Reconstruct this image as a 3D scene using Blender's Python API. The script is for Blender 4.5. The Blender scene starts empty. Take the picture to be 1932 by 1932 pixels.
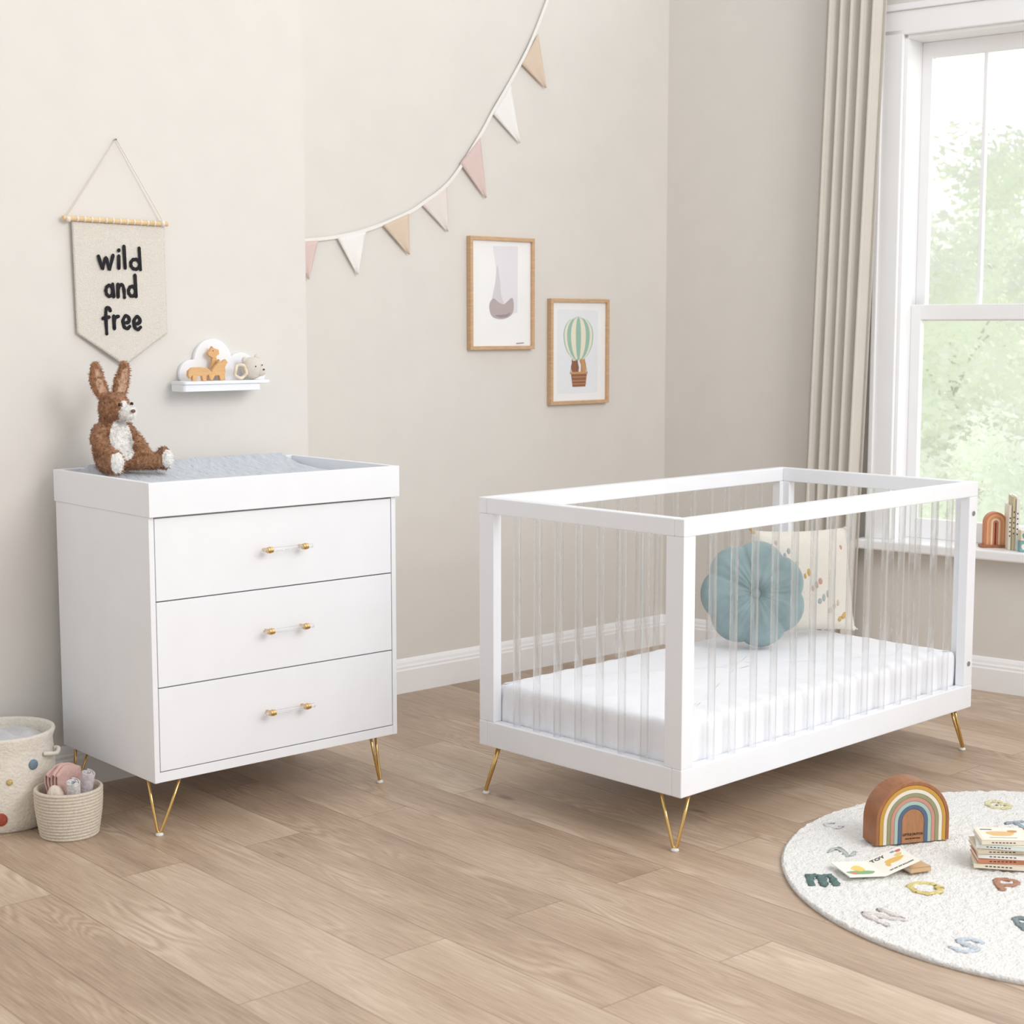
import bpy, bmesh, math, random
from mathutils import Vector, Matrix, noise
random.seed(7)
S = bpy.context.scene; COL = S.collection; PI = math.pi
S.view_settings.view_transform = 'Standard'
sin, cos, rad = math.sin, math.cos, math.radians

# ------------------------------------------------------------ camera
FPX = 3000.0; PITCH = rad(6.58); TH = rad(48.7); CZ = 1.4
FW = Vector((cos(TH), sin(TH), 0)); RT = Vector((sin(TH), -cos(TH), 0)); UP = Vector((0, 0, 1))
cd = bpy.data.cameras.new('camera'); cam = bpy.data.objects.new('camera', cd); COL.objects.link(cam)
cam.location = (0, 0, CZ); cam.rotation_euler = (PI/2 - PITCH, 0, -(PI/2 - TH))
cd.sensor_width = 36; cd.lens = 36*FPX/1932; cd.clip_start = .05; cd.clip_end = 200
cd.dof.use_dof = True; cd.dof.focus_distance = 4.9; cd.dof.aperture_fstop = 5.0
S.camera = cam

def ray(px, py):
    dx = (px-966)/FPX; dy = (966-py)/FPX
    return FW*(cos(PITCH)+dy*sin(PITCH)) + UP*(-sin(PITCH)+dy*cos(PITCH)) + RT*dx
ORI = Vector((0, 0, CZ))
def at_z(px, py, z=0):
    r = ray(px, py); return ORI + r*((z-CZ)/r.z)
def at_y(px, py, Y):
    r = ray(px, py); return ORI + r*(Y/r.y)
WA = rad(10.5); WC = Vector((5.13, 4.82, 0)); WD = Vector((sin(WA), -cos(WA), 0)); WO = Vector((cos(WA), sin(WA), 0))
WROT = math.atan2(WD.y, WD.x)
def at_w(px, py, o=0):
    r = ray(px, py); p0 = WC + WO*o
    t = (p0-ORI).dot(WO)/r.dot(WO); p = ORI + r*t
    return (p-WC).dot(WD), p.z      # s, z

# ------------------------------------------------------------ materials
def lin(c):
    c = c/255.0
    return c/12.92 if c <= .04045 else ((c+.055)/1.055)**2.4
def col(rgb): return (lin(rgb[0]), lin(rgb[1]), lin(rgb[2]), 1)
def M(name, rgb, rough=.5, metal=0, bump=0, bscale=200, var=0, vscale=8, sheen=0, spec=.5, coat=0, stretch=(1, 1, 1), bdist=.004):
    m = bpy.data.materials.new(name); m.use_nodes = True; nt = m.node_tree; b = nt.nodes['Principled BSDF']
    b.inputs['Base Color'].default_value = col(rgb); b.inputs['Roughness'].default_value = rough
    b.inputs['Metallic'].default_value = metal; b.inputs['Specular IOR Level'].default_value = spec
    if sheen: b.inputs['Sheen Weight'].default_value = sheen
    if coat: b.inputs['Coat Weight'].default_value = coat
    tc = nt.nodes.new('ShaderNodeTexCoord'); mp = nt.nodes.new('ShaderNodeMapping')
    mp.inputs['Scale'].default_value = stretch; nt.links.new(tc.outputs['Object'], mp.inputs['Vector'])
    v = var if var else .015
    n = nt.nodes.new('ShaderNodeTexNoise'); n.inputs['Scale'].default_value = vscale; n.inputs['Detail'].default_value = 5
    nt.links.new(mp.outputs[0], n.inputs['Vector'])
    mx = nt.nodes.new('ShaderNodeMix'); mx.data_type = 'RGBA'
    mx.inputs['A'].default_value = tuple(c*(1-v) for c in col(rgb)[:3])+(1,)
    mx.inputs['B'].default_value = tuple(min(1, c*(1+v)) for c in col(rgb)[:3])+(1,)
    mr = nt.nodes.new('ShaderNodeMapRange'); mr.inputs['From Min'].default_value = .3; mr.inputs['From Max'].default_value = .7
    nt.links.new(n.outputs['Fac'], mr.inputs['Value']); nt.links.new(mr.outputs[0], mx.inputs['Factor'])
    nt.links.new(mx.outputs['Result'], b.inputs['Base Color'])
    if bump:
        n2 = nt.nodes.new('ShaderNodeTexNoise'); n2.inputs['Scale'].default_value = bscale; n2.inputs['Detail'].default_value = 4
        nt.links.new(mp.outputs[0], n2.inputs['Vector'])
        bp = nt.nodes.new('ShaderNodeBump'); bp.inputs['Strength'].default_value = bump; bp.inputs['Distance'].default_value = bdist
        nt.links.new(n2.outputs['Fac'], bp.inputs['Height']); nt.links.new(bp.outputs[0], b.inputs['Normal'])
    return m

wall_m = M('wall_paint', (227, 223, 217), .9, bump=.05, bscale=90, spec=.2)
trim_m = M('white_gloss_trim', (248, 248, 249), .35)
white_m = M('white_lacquer', (243, 245, 249), .38, bump=.02, bscale=60)
white2_m = M('white_lacquer_inner', (235, 237, 241), .5)
gold_m = M('brushed_gold', (222, 186, 120), .2, metal=1)
goldb_m = M('brass', (218, 184, 130), .28, metal=1)
rubber_m = M('white_rubber', (226, 224, 220), .6)
oak_m = M('pale_oak', (208, 172, 134), .55, var=.12, vscale=30, stretch=(1, 1, 6))
pine_m = M('pine_dowel', (226, 196, 150), .6, var=.08, vscale=40)
toywood_m = M('toy_wood', (222, 176, 122), .55, var=.08, vscale=60, stretch=(1, 1, 4))
rainwood_m = M('stained_beech', (158, 104, 68), .5, var=.16, vscale=25, stretch=(4, 1, 1))
cream_fab = M('natural_canvas', (236, 229, 218), .95, bump=.9, bscale=420, var=.07, vscale=300, sheen=.2)
black_m = M('black_felt', (28, 27, 32), .9)
cord_m = M('cotton_cord', (232, 224, 210), .9)
sheet_m = M('white_sheet', (242, 243, 247), .9, bump=.6, bscale=14, sheen=.1, bdist=.010)
steel_m = M('steel', (170, 170, 172), .3, metal=1)

def acrylic_mat():
    # clear acrylic: see-through body whose outer surface mirrors more of the room towards its edges, darker rim line
    m = bpy.data.materials.new('clear_acrylic'); m.use_nodes = True; nt = m.node_tree; nt.nodes.clear(); N = nt.nodes.new; L = nt.links.new
    def mth(op, a, b):
        q = N('ShaderNodeMath'); q.operation = op
        for i, x in enumerate((a, b)):
            if hasattr(x, 'name'): L(x, q.inputs[i])
            else: q.inputs[i].default_value = x
        return q.outputs[0]
    o = N('ShaderNodeOutputMaterial'); t = N('ShaderNodeBsdfTransparent')
    lw = N('ShaderNodeLayerWeight'); lw.inputs['Blend'].default_value = .5
    geo = N('ShaderNodeNewGeometry'); front = mth('SUBTRACT', 1.0, geo.outputs['Backfacing'])
    p = mth('POWER', lw.outputs['Facing'], 1.5); fac = mth('MULTIPLY', mth('ADD', mth('MULTIPLY', p, .72), .10), front)
    mxc = N('ShaderNodeMix'); mxc.data_type = 'RGBA'; L(mth('POWER', lw.outputs['Facing'], 3.5), mxc.inputs['Factor'])
    mxc.inputs['A'].default_value = (.975, .98, .985, 1); mxc.inputs['B'].default_value = (.52, .53, .54, 1); L(mxc.outputs['Result'], t.inputs[0])
    g = N('ShaderNodeBsdfGlossy'); g.inputs['Roughness'].default_value = .06; g.inputs[0].default_value = (1, 1, 1, 1)
    d = N('ShaderNodeBsdfTranslucent'); d.inputs[0].default_value = (1, 1, 1, 1)
    gd = N('ShaderNodeMixShader'); gd.inputs[0].default_value = .35; L(g.outputs[0], gd.inputs[1]); L(d.outputs[0], gd.inputs[2])
    mx = N('ShaderNodeMixShader'); L(fac, mx.inputs[0]); L(t.outputs[0], mx.inputs[1]); L(gd.outputs[0], mx.inputs[2])
    gl = N('ShaderNodeBsdfGlass'); gl.inputs['IOR'].default_value = 1.45; gl.inputs['Roughness'].default_value = 0
    m2 = N('ShaderNodeMixShader'); m2.inputs[0].default_value = .22; L(mx.outputs[0], m2.inputs[1]); L(gl.outputs[0], m2.inputs[2]); L(m2.outputs[0], o.inputs[0])
    return m
acryl_m = acrylic_mat()
def pane_mat():
    m = bpy.data.materials.new('window_glass'); m.use_nodes = True; nt = m.node_tree; nt.nodes.clear()
    o = nt.nodes.new('ShaderNodeOutputMaterial'); mx = nt.nodes.new('ShaderNodeMixShader')
    t = nt.nodes.new('ShaderNodeBsdfTransparent'); g = nt.nodes.new('ShaderNodeBsdfGlossy'); g.inputs['Roughness'].default_value = .02
    mx.inputs[0].default_value = .04
    nt.links.new(t.outputs[0], mx.inputs[1]); nt.links.new(g.outputs[0], mx.inputs[2]); nt.links.new(mx.outputs[0], o.inputs[0])
    return m
pane_m = pane_mat()

def floor_mat():
    m = bpy.data.materials.new('oak_laminate'); m.use_nodes = True; nt = m.node_tree; L = nt.links.new; N = nt.nodes.new
    b = nt.nodes['Principled BSDF']
    tc = N('ShaderNodeTexCoord'); sp = N('ShaderNodeSeparateXYZ'); cb = N('ShaderNodeCombineXYZ')
    L(tc.outputs['Object'], sp.inputs[0]); L(sp.outputs['Y'], cb.inputs['X']); L(sp.outputs['X'], cb.inputs['Y'])
    br = N('ShaderNodeTexBrick'); L(cb.outputs[0], br.inputs['Vector'])
    br.inputs['Scale'].default_value = 1; br.inputs['Brick Width'].default_value = 1.38; br.inputs['Row Height'].default_value = .185
    br.inputs['Mortar Size'].default_value = .0009; br.inputs['Mortar Smooth'].default_value = 0; br.offset = .37; br.offset_frequency = 2
    br.inputs['Color1'].default_value = (0, 0, 0, 1); br.inputs['Color2'].default_value = (1, 1, 1, 1); br.inputs['Mortar'].default_value = (.5, .5, .5, 1)
    w = N('ShaderNodeMath'); w.operation = 'MULTIPLY'; w.inputs[1].default_value = 37; L(br.outputs['Color'], w.inputs[0])
    def ns(sx, sy, sc, det, dist=0):
        mp = N('ShaderNodeMapping'); mp.inputs['Scale'].default_value = (sx, sy, 1); L(cb.outputs[0], mp.inputs['Vector'])
        n = N('ShaderNodeTexNoise'); n.noise_dimensions = '4D'; n.inputs['Scale'].default_value = sc; n.inputs['Detail'].default_value = det
        n.inputs['Distortion'].default_value = dist
        L(mp.outputs[0], n.inputs['Vector']); L(w.outputs[0], n.inputs['W']); return n
    a = ns(1, 6, 1.3, 2, .3); c = ns(1, 30, 6, 6, .2); f = ns(1, 45, 14, 4, 0); bl = ns(1, 3.5, 1.6, 3, .3)
    g1 = N('ShaderNodeMath'); g1.operation = 'MULTIPLY'; g1.inputs[1].default_value = 110; L(a.outputs['Fac'], g1.inputs[0])
    g2 = N('ShaderNodeMath'); g2.operation = 'SINE'; L(g1.outputs[0], g2.inputs[0])
    g3 = N('ShaderNodeMapRange'); g3.inputs['From Min'].default_value = -1; g3.inputs['To Min'].default_value = 0; L(g2.outputs[0], g3.inputs['Value'])
    msk = N('ShaderNodeMapRange'); msk.inputs['From Min'].default_value = .48; msk.inputs['From Max'].default_value = .66; msk.inputs['To Max'].default_value = .14
    L(bl.outputs['Fac'], msk.inputs['Value'])
    def mixf(f, A, B):
        q = N('ShaderNodeMix'); q.data_type = 'FLOAT'; q.inputs[0].default_value = f if not hasattr(f, 'name') else 0
        if hasattr(f, 'name'): L(f, q.inputs[0])
        L(A, q.inputs[2]); L(B, q.inputs[3]); return q.outputs[0]
    v = mixf(.42, bl.outputs['Fac'], c.outputs['Fac']); v = mixf(.34, v, f.outputs['Fac']); v = mixf(msk.outputs[0], v, g3.outputs[0]); v = mixf(.13, v, br.outputs['Color'])
    kmp = N('ShaderNodeMapping'); kmp.inputs['Scale'].default_value = (1.1, 3.2, 1); L(cb.outputs[0], kmp.inputs['Vector'])
    vo = N('ShaderNodeTexVoronoi'); vo.inputs['Scale'].default_value = 1.3; L(kmp.outputs[0], vo.inputs['Vector'])
    kr = N('ShaderNodeMapRange'); kr.inputs['From Min'].default_value = .02; kr.inputs['From Max'].default_value = .075; kr.inputs['To Min'].default_value = .22; kr.inputs['To Max'].default_value = 0
    L(vo.outputs['Distance'], kr.inputs['Value'])
    sb_ = N('ShaderNodeMath'); sb_.operation = 'SUBTRACT'; L(v, sb_.inputs[0]); L(kr.outputs[0], sb_.inputs[1])
    cr = N('ShaderNodeValToRGB'); e = cr.color_ramp.elements
    e[0].position = .33; e[0].color = col((138, 114, 94)); e[1].position = .68; e[1].color = col((216, 197, 176))
    k = e.new(.5); k.color = col((185, 161, 138))
    L(sb_.outputs[0], cr.inputs[0])
    mx = N('ShaderNodeMix'); mx.data_type = 'RGBA'; L(br.outputs['Fac'], mx.inputs['Factor']); L(cr.outputs[0], mx.inputs['A'])
    mx.inputs['B'].default_value = col((126, 102, 83)); L(mx.outputs['Result'], b.inputs['Base Color'])
    b.inputs['Roughness'].default_value = .38; b.inputs['Specular IOR Level'].default_value = .4
    bp = N('ShaderNodeBump'); bp.inputs['Strength'].default_value = .15; bp.inputs['Distance'].default_value = .002
    L(c.outputs['Fac'], bp.inputs['Height']); L(bp.outputs[0], b.inputs['Normal'])
    return m
floor_m = floor_mat()

# ------------------------------------------------------------ mesh builder
class MB:
    def __init__(s): s.v = []; s.f = []; s.m = []; s.mi = 0
    def add(s, vs, fs):
        n = len(s.v); s.v += [Vector(p) for p in vs]
        for f in fs: s.f.append([i+n for i in f]); s.m.append(s.mi)
    def box(s, x0, x1, y0, y1, z0, z1):
        s.add([(x0,y0,z0),(x1,y0,z0),(x1,y1,z0),(x0,y1,z0),(x0,y0,z1),(x1,y0,z1),(x1,y1,z1),(x0,y1,z1)],
              [(0,3,2,1),(4,5,6,7),(0,1,5,4),(1,2,6,5),(2,3,7,6),(3,0,4,7)]); return s
    def xf(s, mtx, n0=0):
        for i in range(n0, len(s.v)): s.v[i] = mtx @ s.v[i]
        return s
    def tube(s, pts, r, n=8, closed=False):
        pts = [Vector(p) for p in pts]; k = len(pts); rr = r if isinstance(r, (list, tuple)) else [r]*k
        vs = []; u = None
        for i in range(k):
            if closed: t = pts[(i+1) % k]-pts[i-1]
            else: t = pts[min(i+1, k-1)]-pts[max(i-1, 0)]
            t.normalize()
            if u is None:
                u = t.orthogonal().normalized()
            else:
                u = (u - t*u.dot(t)).normalized()
            w = t.cross(u)
            for j in range(n):
                a = 2*PI*j/n; vs.append(pts[i]+(u*cos(a)+w*sin(a))*rr[i])
        fs = []
        for i in range(k if closed else k-1):
            for j in range(n):
                a = i*n+j; b = i*n+(j+1) % n; c = ((i+1) % k)*n+(j+1) % n; d = ((i+1) % k)*n+j
                fs.append((a, b, c, d))
        if not closed: fs.append(list(range(n))[::-1]); fs.append([(k-1)*n+j for j in range(n)])
        s.add(vs, fs); return s
    def lathe(s, prof, n=32, c=(0, 0, 0), closed=False):
        c = Vector(c); vs = []; k = len(prof)
        for r, z in prof:
            for j in range(n):
                a = 2*PI*j/n; vs.append(c+Vector((r*cos(a), r*sin(a), z)))
        fs = []
        for i in range(k if closed else k-1):
            i2 = (i+1) % k
            for j in range(n): fs.append((i*n+j, i*n+(j+1) % n, i2*n+(j+1) % n, i2*n+j))
        if not closed: fs.append(list(range(n))[::-1]); fs.append([(k-1)*n+j for j in range(n)])
        s.add(vs, fs); return s
    def ball(s, c, r, rot=None, n=16, m=10):
        if not isinstance(r, (list, tuple)): r = (r, r, r)
        R = rot if rot is not None else Matrix.Identity(3); c = Vector(c)
        vs = [c+R@Vector((0, 0, r[2]))]
        for i in range(1, m):
            p = PI*i/m
            for j in range(n):
                a = 2*PI*j/n; vs.append(c+R@Vector((r[0]*sin(p)*cos(a), r[1]*sin(p)*sin(a), r[2]*cos(p))))
        vs.append(c+R@Vector((0, 0, -r[2]))); fs = []
        for j in range(n): fs.append((0, 1+j, 1+(j+1) % n))
        for i in range(m-2):
            for j in range(n): fs.append((1+i*n+j, 1+(i+1)*n+j, 1+(i+1)*n+(j+1) % n, 1+i*n+(j+1) % n))
        e = len(vs)-1
        for j in range(n): fs.append((e, 1+(m-2)*n+(j+1) % n, 1+(m-2)*n+j))
        s.add(vs, fs); return s
    def prism(s, poly, d0, d1, fn=lambda u, v, w: (u, w, v)):
        k = len(poly); vs = [fn(u, v, d0) for u, v in poly]+[fn(u, v, d1) for u, v in poly]
        fs = [list(range(k)), list(range(k, 2*k))[::-1]]+[(i, i+k, (i+1) % k+k, (i+1) % k) for i in range(k)]
        s.add(vs, fs); return s
    def grid(s, fn, nu, nv):
        vs = [fn(i/nu, j/nv) for j in range(nv+1) for i in range(nu+1)]
        fs = [(j*(nu+1)+i, j*(nu+1)+i+1, (j+1)*(nu+1)+i+1, (j+1)*(nu+1)+i) for j in range(nv) for i in range(nu)]
        s.add(vs, fs); return s
    def mesh(s, name='mesh'):
        me = bpy.data.meshes.new(name); me.from_pydata([tuple(p) for p in s.v], [], s.f)
        me.polygons.foreach_set('material_index', s.m)
        bm = bmesh.new(); bm.from_mesh(me); bmesh.ops.recalc_face_normals(bm, faces=bm.faces[:]); bm.to_mesh(me); bm.free()
        return me
    def build(s, name, mats, parent=None, smooth=False, bevel=0, seg=2, loc=None, rotz=0, subsurf=0, label=None):
        me = s.mesh(name); return link(name, me, mats, parent, smooth, bevel, seg, loc, rotz, subsurf, label)
def link(name, me, mats, parent=None, smooth=False, bevel=0, seg=2, loc=None, rotz=0, subsurf=0, label=None):
    if not isinstance(mats, (list, tuple)): mats = [mats]
    if len(me.materials) == 0:
        for q in mats: me.materials.append(q)
    o = bpy.data.objects.new(name, me); COL.objects.link(o)
    if parent: o.parent = parent
    if loc is not None: o.location = loc
    o.rotation_euler.z = rotz
    if smooth:
        me.polygons.foreach_set('use_smooth', [True]*len(me.polygons))
        if smooth != 'all': me.set_sharp_from_angle(angle=rad(40))
    if bevel:
        b = o.modifiers.new('bevel', 'BEVEL'); b.width = bevel; b.segments = seg; b.limit_method = 'ANGLE'; b.angle_limit = rad(40)
    if subsurf:
        b = o.modifiers.new('sub', 'SUBSURF'); b.levels = subsurf; b.render_levels = subsurf
    if label: o['label'] = label
    return o
def tag(o, label, cat, group=None):
    o['label'] = label; o['category'] = cat
    if group: o['group'] = group
    return o
def thing(name, label, cat, loc, rotz=0, group=None):
    o = bpy.data.objects.new(name, None); COL.objects.link(o); o.empty_display_size = .05
    o.location = loc; o.rotation_euler.z = rotz
    return tag(o, label, cat, group)
def struct(o): o['kind'] = 'structure'; return o
def smoothline(pts, k=6, closed=False):
    pts = [Vector(p) for p in pts]; n = len(pts); out = []
    if n < 3: return pts
    rng = range(n) if closed else range(n-1)
    for i in rng:
        if closed: a, b, c, d = pts[i-1], pts[i], pts[(i+1) % n], pts[(i+2) % n]
        else: a, b, c, d = pts[max(i-1, 0)], pts[i], pts[i+1], pts[min(i+2, n-1)]
        for q in range(k):
            t = q/k; out.append(.5*((2*b)+(c-a)*t+(2*a-5*b+4*c-d)*t*t+(3*b-a-3*c+d)*t**3))
    if not closed: out.append(pts[-1])
    return out
def text_mesh(txt, size, extr=.0004, bold=0):
    cu = bpy.data.curves.new('txt', 'FONT'); cu.body = txt; cu.size = size; cu.extrude = extr; cu.align_x = 'CENTER'; cu.align_y = 'CENTER'; cu.offset = bold
    cu.resolution_u = 3
    o = bpy.data.objects.new('txt', cu); COL.objects.link(o)
    dg = bpy.context.evaluated_depsgraph_get(); me = bpy.data.meshes.new_from_object(o.evaluated_get(dg))
    bpy.data.objects.remove(o); bpy.data.curves.remove(cu); return me
def text_part(name, txt, size, mat, parent, mtx, bold=0):
    me = text_mesh(txt, size, bold=bold); me.transform(mtx); me.materials.clear(); me.materials.append(mat)
    o = bpy.data.objects.new(name, me); COL.objects.link(o); o.parent = parent; return o

# ------------------------------------------------------------ room shell
YL, YB = 4.47, 4.82; XC = 3.013; WH = 3.0
struct(MB().box(-1.6, 5.9, -1.2, 4.99, -.1, 0).build('floor', floor_m))
struct(MB().box(-1.6, XC, YL, 4.99, 0, WH).build('wall_left', wall_m))
struct(MB().box(XC, 5.3, YB, 4.99, 0, WH).build('wall_back', wall_m))
S0, S1, Z0, Z1 = 1.085, 2.10, .56, 2.53
w = MB(); w.box(-.03, S0, 0, .22, 0, WH); w.box(S1, 4.4, 0, .22, 0, WH); w.box(S0, S1, 0, .22, 0, Z0-.04); w.box(S0, S1, 0, .22, Z1, WH)
struct(w.build('wall_right', wall_m, loc=WC, rotz=WROT))
prof = [(0, 0), (.02, 0), (.02, .088), (.016, .094), (.016, .102), (.011, .108), (.009, .118), (.004, .128), (0, .132)]
def base(name, a, b, nrm, ext0=0, ext1=0):
    a = Vector(a); b = Vector(b); t = (b-a).normalized(); a = a-t*ext0; b = b+t*ext1; n = Vector(nrm)
    m = MB(); L = (b-a).length
    m.prism(prof, 0, L, lambda u, v, w: a+t*w+n*u+UP*v)
    struct(m.build(name, trim_m))
base('baseboard_left', (-1.6, YL, 0), (XC, YL, 0), (0, -1, 0), 0, .02)
base('baseboard_return', (XC, YL, 0), (XC, YB, 0), (1, 0, 0))
base('baseboard_back', (XC+.0, YB, 0), (5.13, YB, 0), (0, -1, 0))
base('baseboard_right', tuple(WC), tuple(WC+WD*4.4), tuple(-WO))

# ------------------------------------------------------------ window (local: x along wall, y outward)
win = bpy.data.objects.new('window_1', None); COL.objects.link(win); win.location = WC; win.rotation_euler.z = WROT; struct(win)
cw = .10
m = MB(); m.box(S0-cw, S0, -.022, 0, Z0, Z1+.02); m.box(S1, S1+cw, -.022, 0, Z0, Z1+.02); m.box(S0-cw, S1+cw, -.022, 0, Z1, Z1+.09)
m.box(S0-cw-.015, S1+cw+.015, -.035, 0, Z1+.09, Z1+.115); m.box(S0-cw, S0-cw+.02, -.03, 0, Z0, Z1+.09)
m.build('casing', trim_m, win, bevel=.003)
m = MB(); m.box(S0, S0+.012, 0, .2, Z0, Z1); m.box(S1-.012, S1, 0, .2, Z0, Z1); m.box(S0, S1, 0, .2, Z1-.012, Z1)
m.build('reveal', trim_m, win)
MB().box(S0-.13, S1+.13, -.075, .2, Z0-.04, Z0).build('window_sill', trim_m, win, bevel=.008, seg=3)
def sash(z0, z1, y0, bars, top, bot):
    m = MB(); a, b = S0+.012, S1-.012; st = .042
    m.box(a, a+st, y0, y0+.035, z0, z1); m.box(b-st, b, y0, y0+.035, z0, z1)
    m.box(a, b, y0+.001, y0+.034, z0, z0+bot); m.box(a, b, y0+.001, y0+.034, z1-top, z1)
    for s in bars: m.box(s-.008, s+.008, y0+.005, y0+.03, z0, z1)
    o = m.build('sash_frame', trim_m, win, bevel=.003)
    MB().box(a+.02, b-.02, y0+.016, y0+.02, z0+.02, z1-.02).build('pane', pane_m, o)
sash(1.43, Z1-.012, .135, (1.355, 1.6, 1.835), .06, .045)
sash(Z0, 1.495, .095, (), .06, .08)

# ------------------------------------------------------------ curtain
curt_m = M('linen_curtain', (224, 218, 209), .95, bump=.5, bscale=300, sheen=.2)
def curtain_pt(u, v):
    z = .02+v*2.9
    s0 = .715+.075*v; s1 = .960+.085*v
    nf = 5.5; ph = u*nf*2*PI
    o = -.085+.023*sin(ph)*(1+.2*sin(2*v+u*9))
    s = s0+(s1-s0)*u+.009*sin(2*ph+.6)
    return WC+WD*s+WO*o+UP*z
m = MB().grid(curtain_pt, 150, 30)
cu = m.build('curtain', curt_m, smooth='all'); sd = cu.modifiers.new('solid', 'SOLIDIFY'); sd.thickness = .002
tag(cu, 'long greige linen curtain hanging in folds at the left of the window', 'curtain')

# ------------------------------------------------------------ dresser
DX, DY = 2.074, 3.848; DW, DD = .834, .56
dr = thing('changing_dresser', 'white three drawer dresser with changing tray top and gold hairpin legs', 'dresser', (DX, DY, 0))
m = MB(); m.box(0, .016, 0, DD, .155, .893); m.box(DW-.016, DW, 0, DD, .155, .893); m.box(.016, DW-.016, .001, DD, .155, .183)
m.box(.016, DW-.016, DD-.012, DD-.001, .183, .893); m.box(.016, DW-.016, .02, DD-.02, .875, .892)
m.build('carcass', white_m, dr, bevel=.0012)
m = MB(); a, b, c, d = -.003, DW+.007, -.012, DD+.004; th = .018
m.box(a, b, c, c+th, .8935, .987); m.box(a, b, d-th, d, .8935, .987); m.box(a, a+th, c+th, d-th, .8935, .987); m.box(b-th, b, c+th, d-th, .8935, .987)
m.box(a+th, b-th, c+th, d-th, .8935, .911)
m.build('changing_tray', white_m, dr, bevel=.0012)
for z0, z1 in ((.186, .418), (.4215, .6575), (.661, .888)):
    f = MB().box(.0185, DW-.0185, 0.0005, .02, z0, z1).build('drawer', white_m, dr, bevel=.001)
    zc = (z0+z1)/2; xc = .424
    MB().tube([(xc-.084, -.03, zc), (xc+.084, -.03, zc)], .0068, 20).build('handle_rod', acryl_m, f, smooth=True)
    for sx in (-.060, .060):
        q = MB(); q.tube([(xc+sx-.009, -.03, zc), (xc+sx+.009, -.03, zc)], .0086, 18); q.tube([(xc+sx, -.034, zc), (xc+sx, .001, zc)], .0042, 12)
        q.tube([(xc+sx-.0025, -.03, zc), (xc+sx+.0025, -.03, zc)], .0098, 18)
        q.build('handle_mount', goldb_m, f, smooth=True, bevel=.0008)
def hairpin(root, cx, cy, sx, sy, h, a, b, f, r=.0042):
    A = Vector((cx+sx*a[0], cy+sy*a[1], h)); B = Vector((cx+sx*b[0], cy+sy*b[1], h)); Fp = Vector((cx+sx*f[0], cy+sy*f[1], .009))
    d = (B-A).normalized()*.006
    pts = [A, A.lerp(Fp-d, .5), Fp-d+UP*.006, Fp-d*.7+UP*.001, Fp, Fp+d*.7+UP*.001, Fp+d+UP*.006, B.lerp(Fp+d, .5), B]
    o = MB().tube(pts, r, 10).build('leg', gold_m, root, smooth='all')
    MB().lathe([(.006, 0), (.010, .0), (.0115, .003), (.010, .006), (.007, .009), (.003, .009)], 16, (Fp.x, Fp.y, 0)).build('foot_cap', rubber_m, o, smooth=True)
for cx, cy, sx, sy in ((0, 0, 1, 1), (0, DD, 1, -1)):
    hairpin(dr, cx, cy, sx, sy, .156, (.01, .06), (.085, .013), (.02, .02))
for cx, cy, sx, sy in ((DW, 0, -1, 1), (DW, DD, -1, -1)):
    hairpin(dr, cx, cy, sx, sy, .156, (.040, .062), (.080, .032), (.044, .034))

# changing mat
muslin_m = M('blue_grey_muslin', (202, 208, 216), .95, bump=1.0, bscale=90, var=.06, vscale=60, sheen=.2, stretch=(1, .35, 1), bdist=.010)
def matz(x, y):
    v = (y-(DY+.275))/.262; u = (x-(DX+.428))/.384
    z = .962+.034*min(1, abs(v))**2.6+.009*v
    z -= .010*max(0, abs(v)-.95)/.05
    z -= .030*max(0, abs(u)-.88)/.12
    return z+.0030*noise.noise(Vector((x*30, y*9, 0)))+.0012*noise.noise(Vector((x*90, y*22, 4)))
m = MB()
def topf(u, v): x = DX+.044+.768*u; y = DY+.011+.530*v; return (x, y, matz(x, y))
m.grid(topf, 160, 80); nu, nv = 160, 80
n0 = len(m.v); edge = [i for i in range(nu+1)]+[j*(nu+1)+nu for j in range(1, nv+1)]+[nv*(nu+1)+i for i in range(nu-1, -1, -1)]+[j*(nu+1) for j in range(nv-1, 0, -1)]
m.v += [Vector((m.v[i].x, m.v[i].y, .912)) for i in edge]; k = len(edge)
for i in range(k): m.f.append([edge[i], n0+i, n0+(i+1) % k, edge[(i+1) % k]]); m.m.append(0)
m.f.append([n0+i for i in range(k)]); m.m.append(0)
tag(m.build('changing_mat', muslin_m, smooth='all'), 'pale blue grey muslin covered changing mat lying in the dresser tray', 'changing mat')

# ------------------------------------------------------------ plush rabbit
brown_p = M('brown_plush', (166, 120, 86), 1, bump=1, bscale=160, var=.38, vscale=90, sheen=.3)
white_p = M('white_plush', (244, 241, 236), 1, bump=1, bscale=160, var=.06, vscale=90, sheen=.4)
pinkear_p = M('ear_lining', (198, 160, 134), 1, bump=1, bscale=160, var=.2, vscale=90, sheen=.4)
bead_m = M('black_bead', (18, 14, 14), .15); nose_m = M('taupe_nose', (120, 92, 80), .8)
rx, ry = 2.197, 4.285
rb = thing('plush_rabbit', 'brown and white plush rabbit with long ears sitting on the dresser', 'soft toy', (rx, ry, matz(rx, ry)+.006), rad(6))
rb.scale = (1.08, 1.08, 1.12)
t = MB()
t.ball((0, 0, .058), (.052, .046, .058)); t.ball((.002, -.004, .098), (.040, .036, .046))
t.ball((.006, -.008, .165), (.041, .043, .041)); t.ball((.018, -.048, .153), (.023, .025, .020)); t.ball((-.002, 0, .135), (.028, .028, .03))
def limb(pts, r): t.tube(smoothline(pts, 5), None or [r[0]+(r[1]-r[0])*i/(5*(len(pts)-1)) for i in range(5*(len(pts)-1)+1)], 12)
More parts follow.
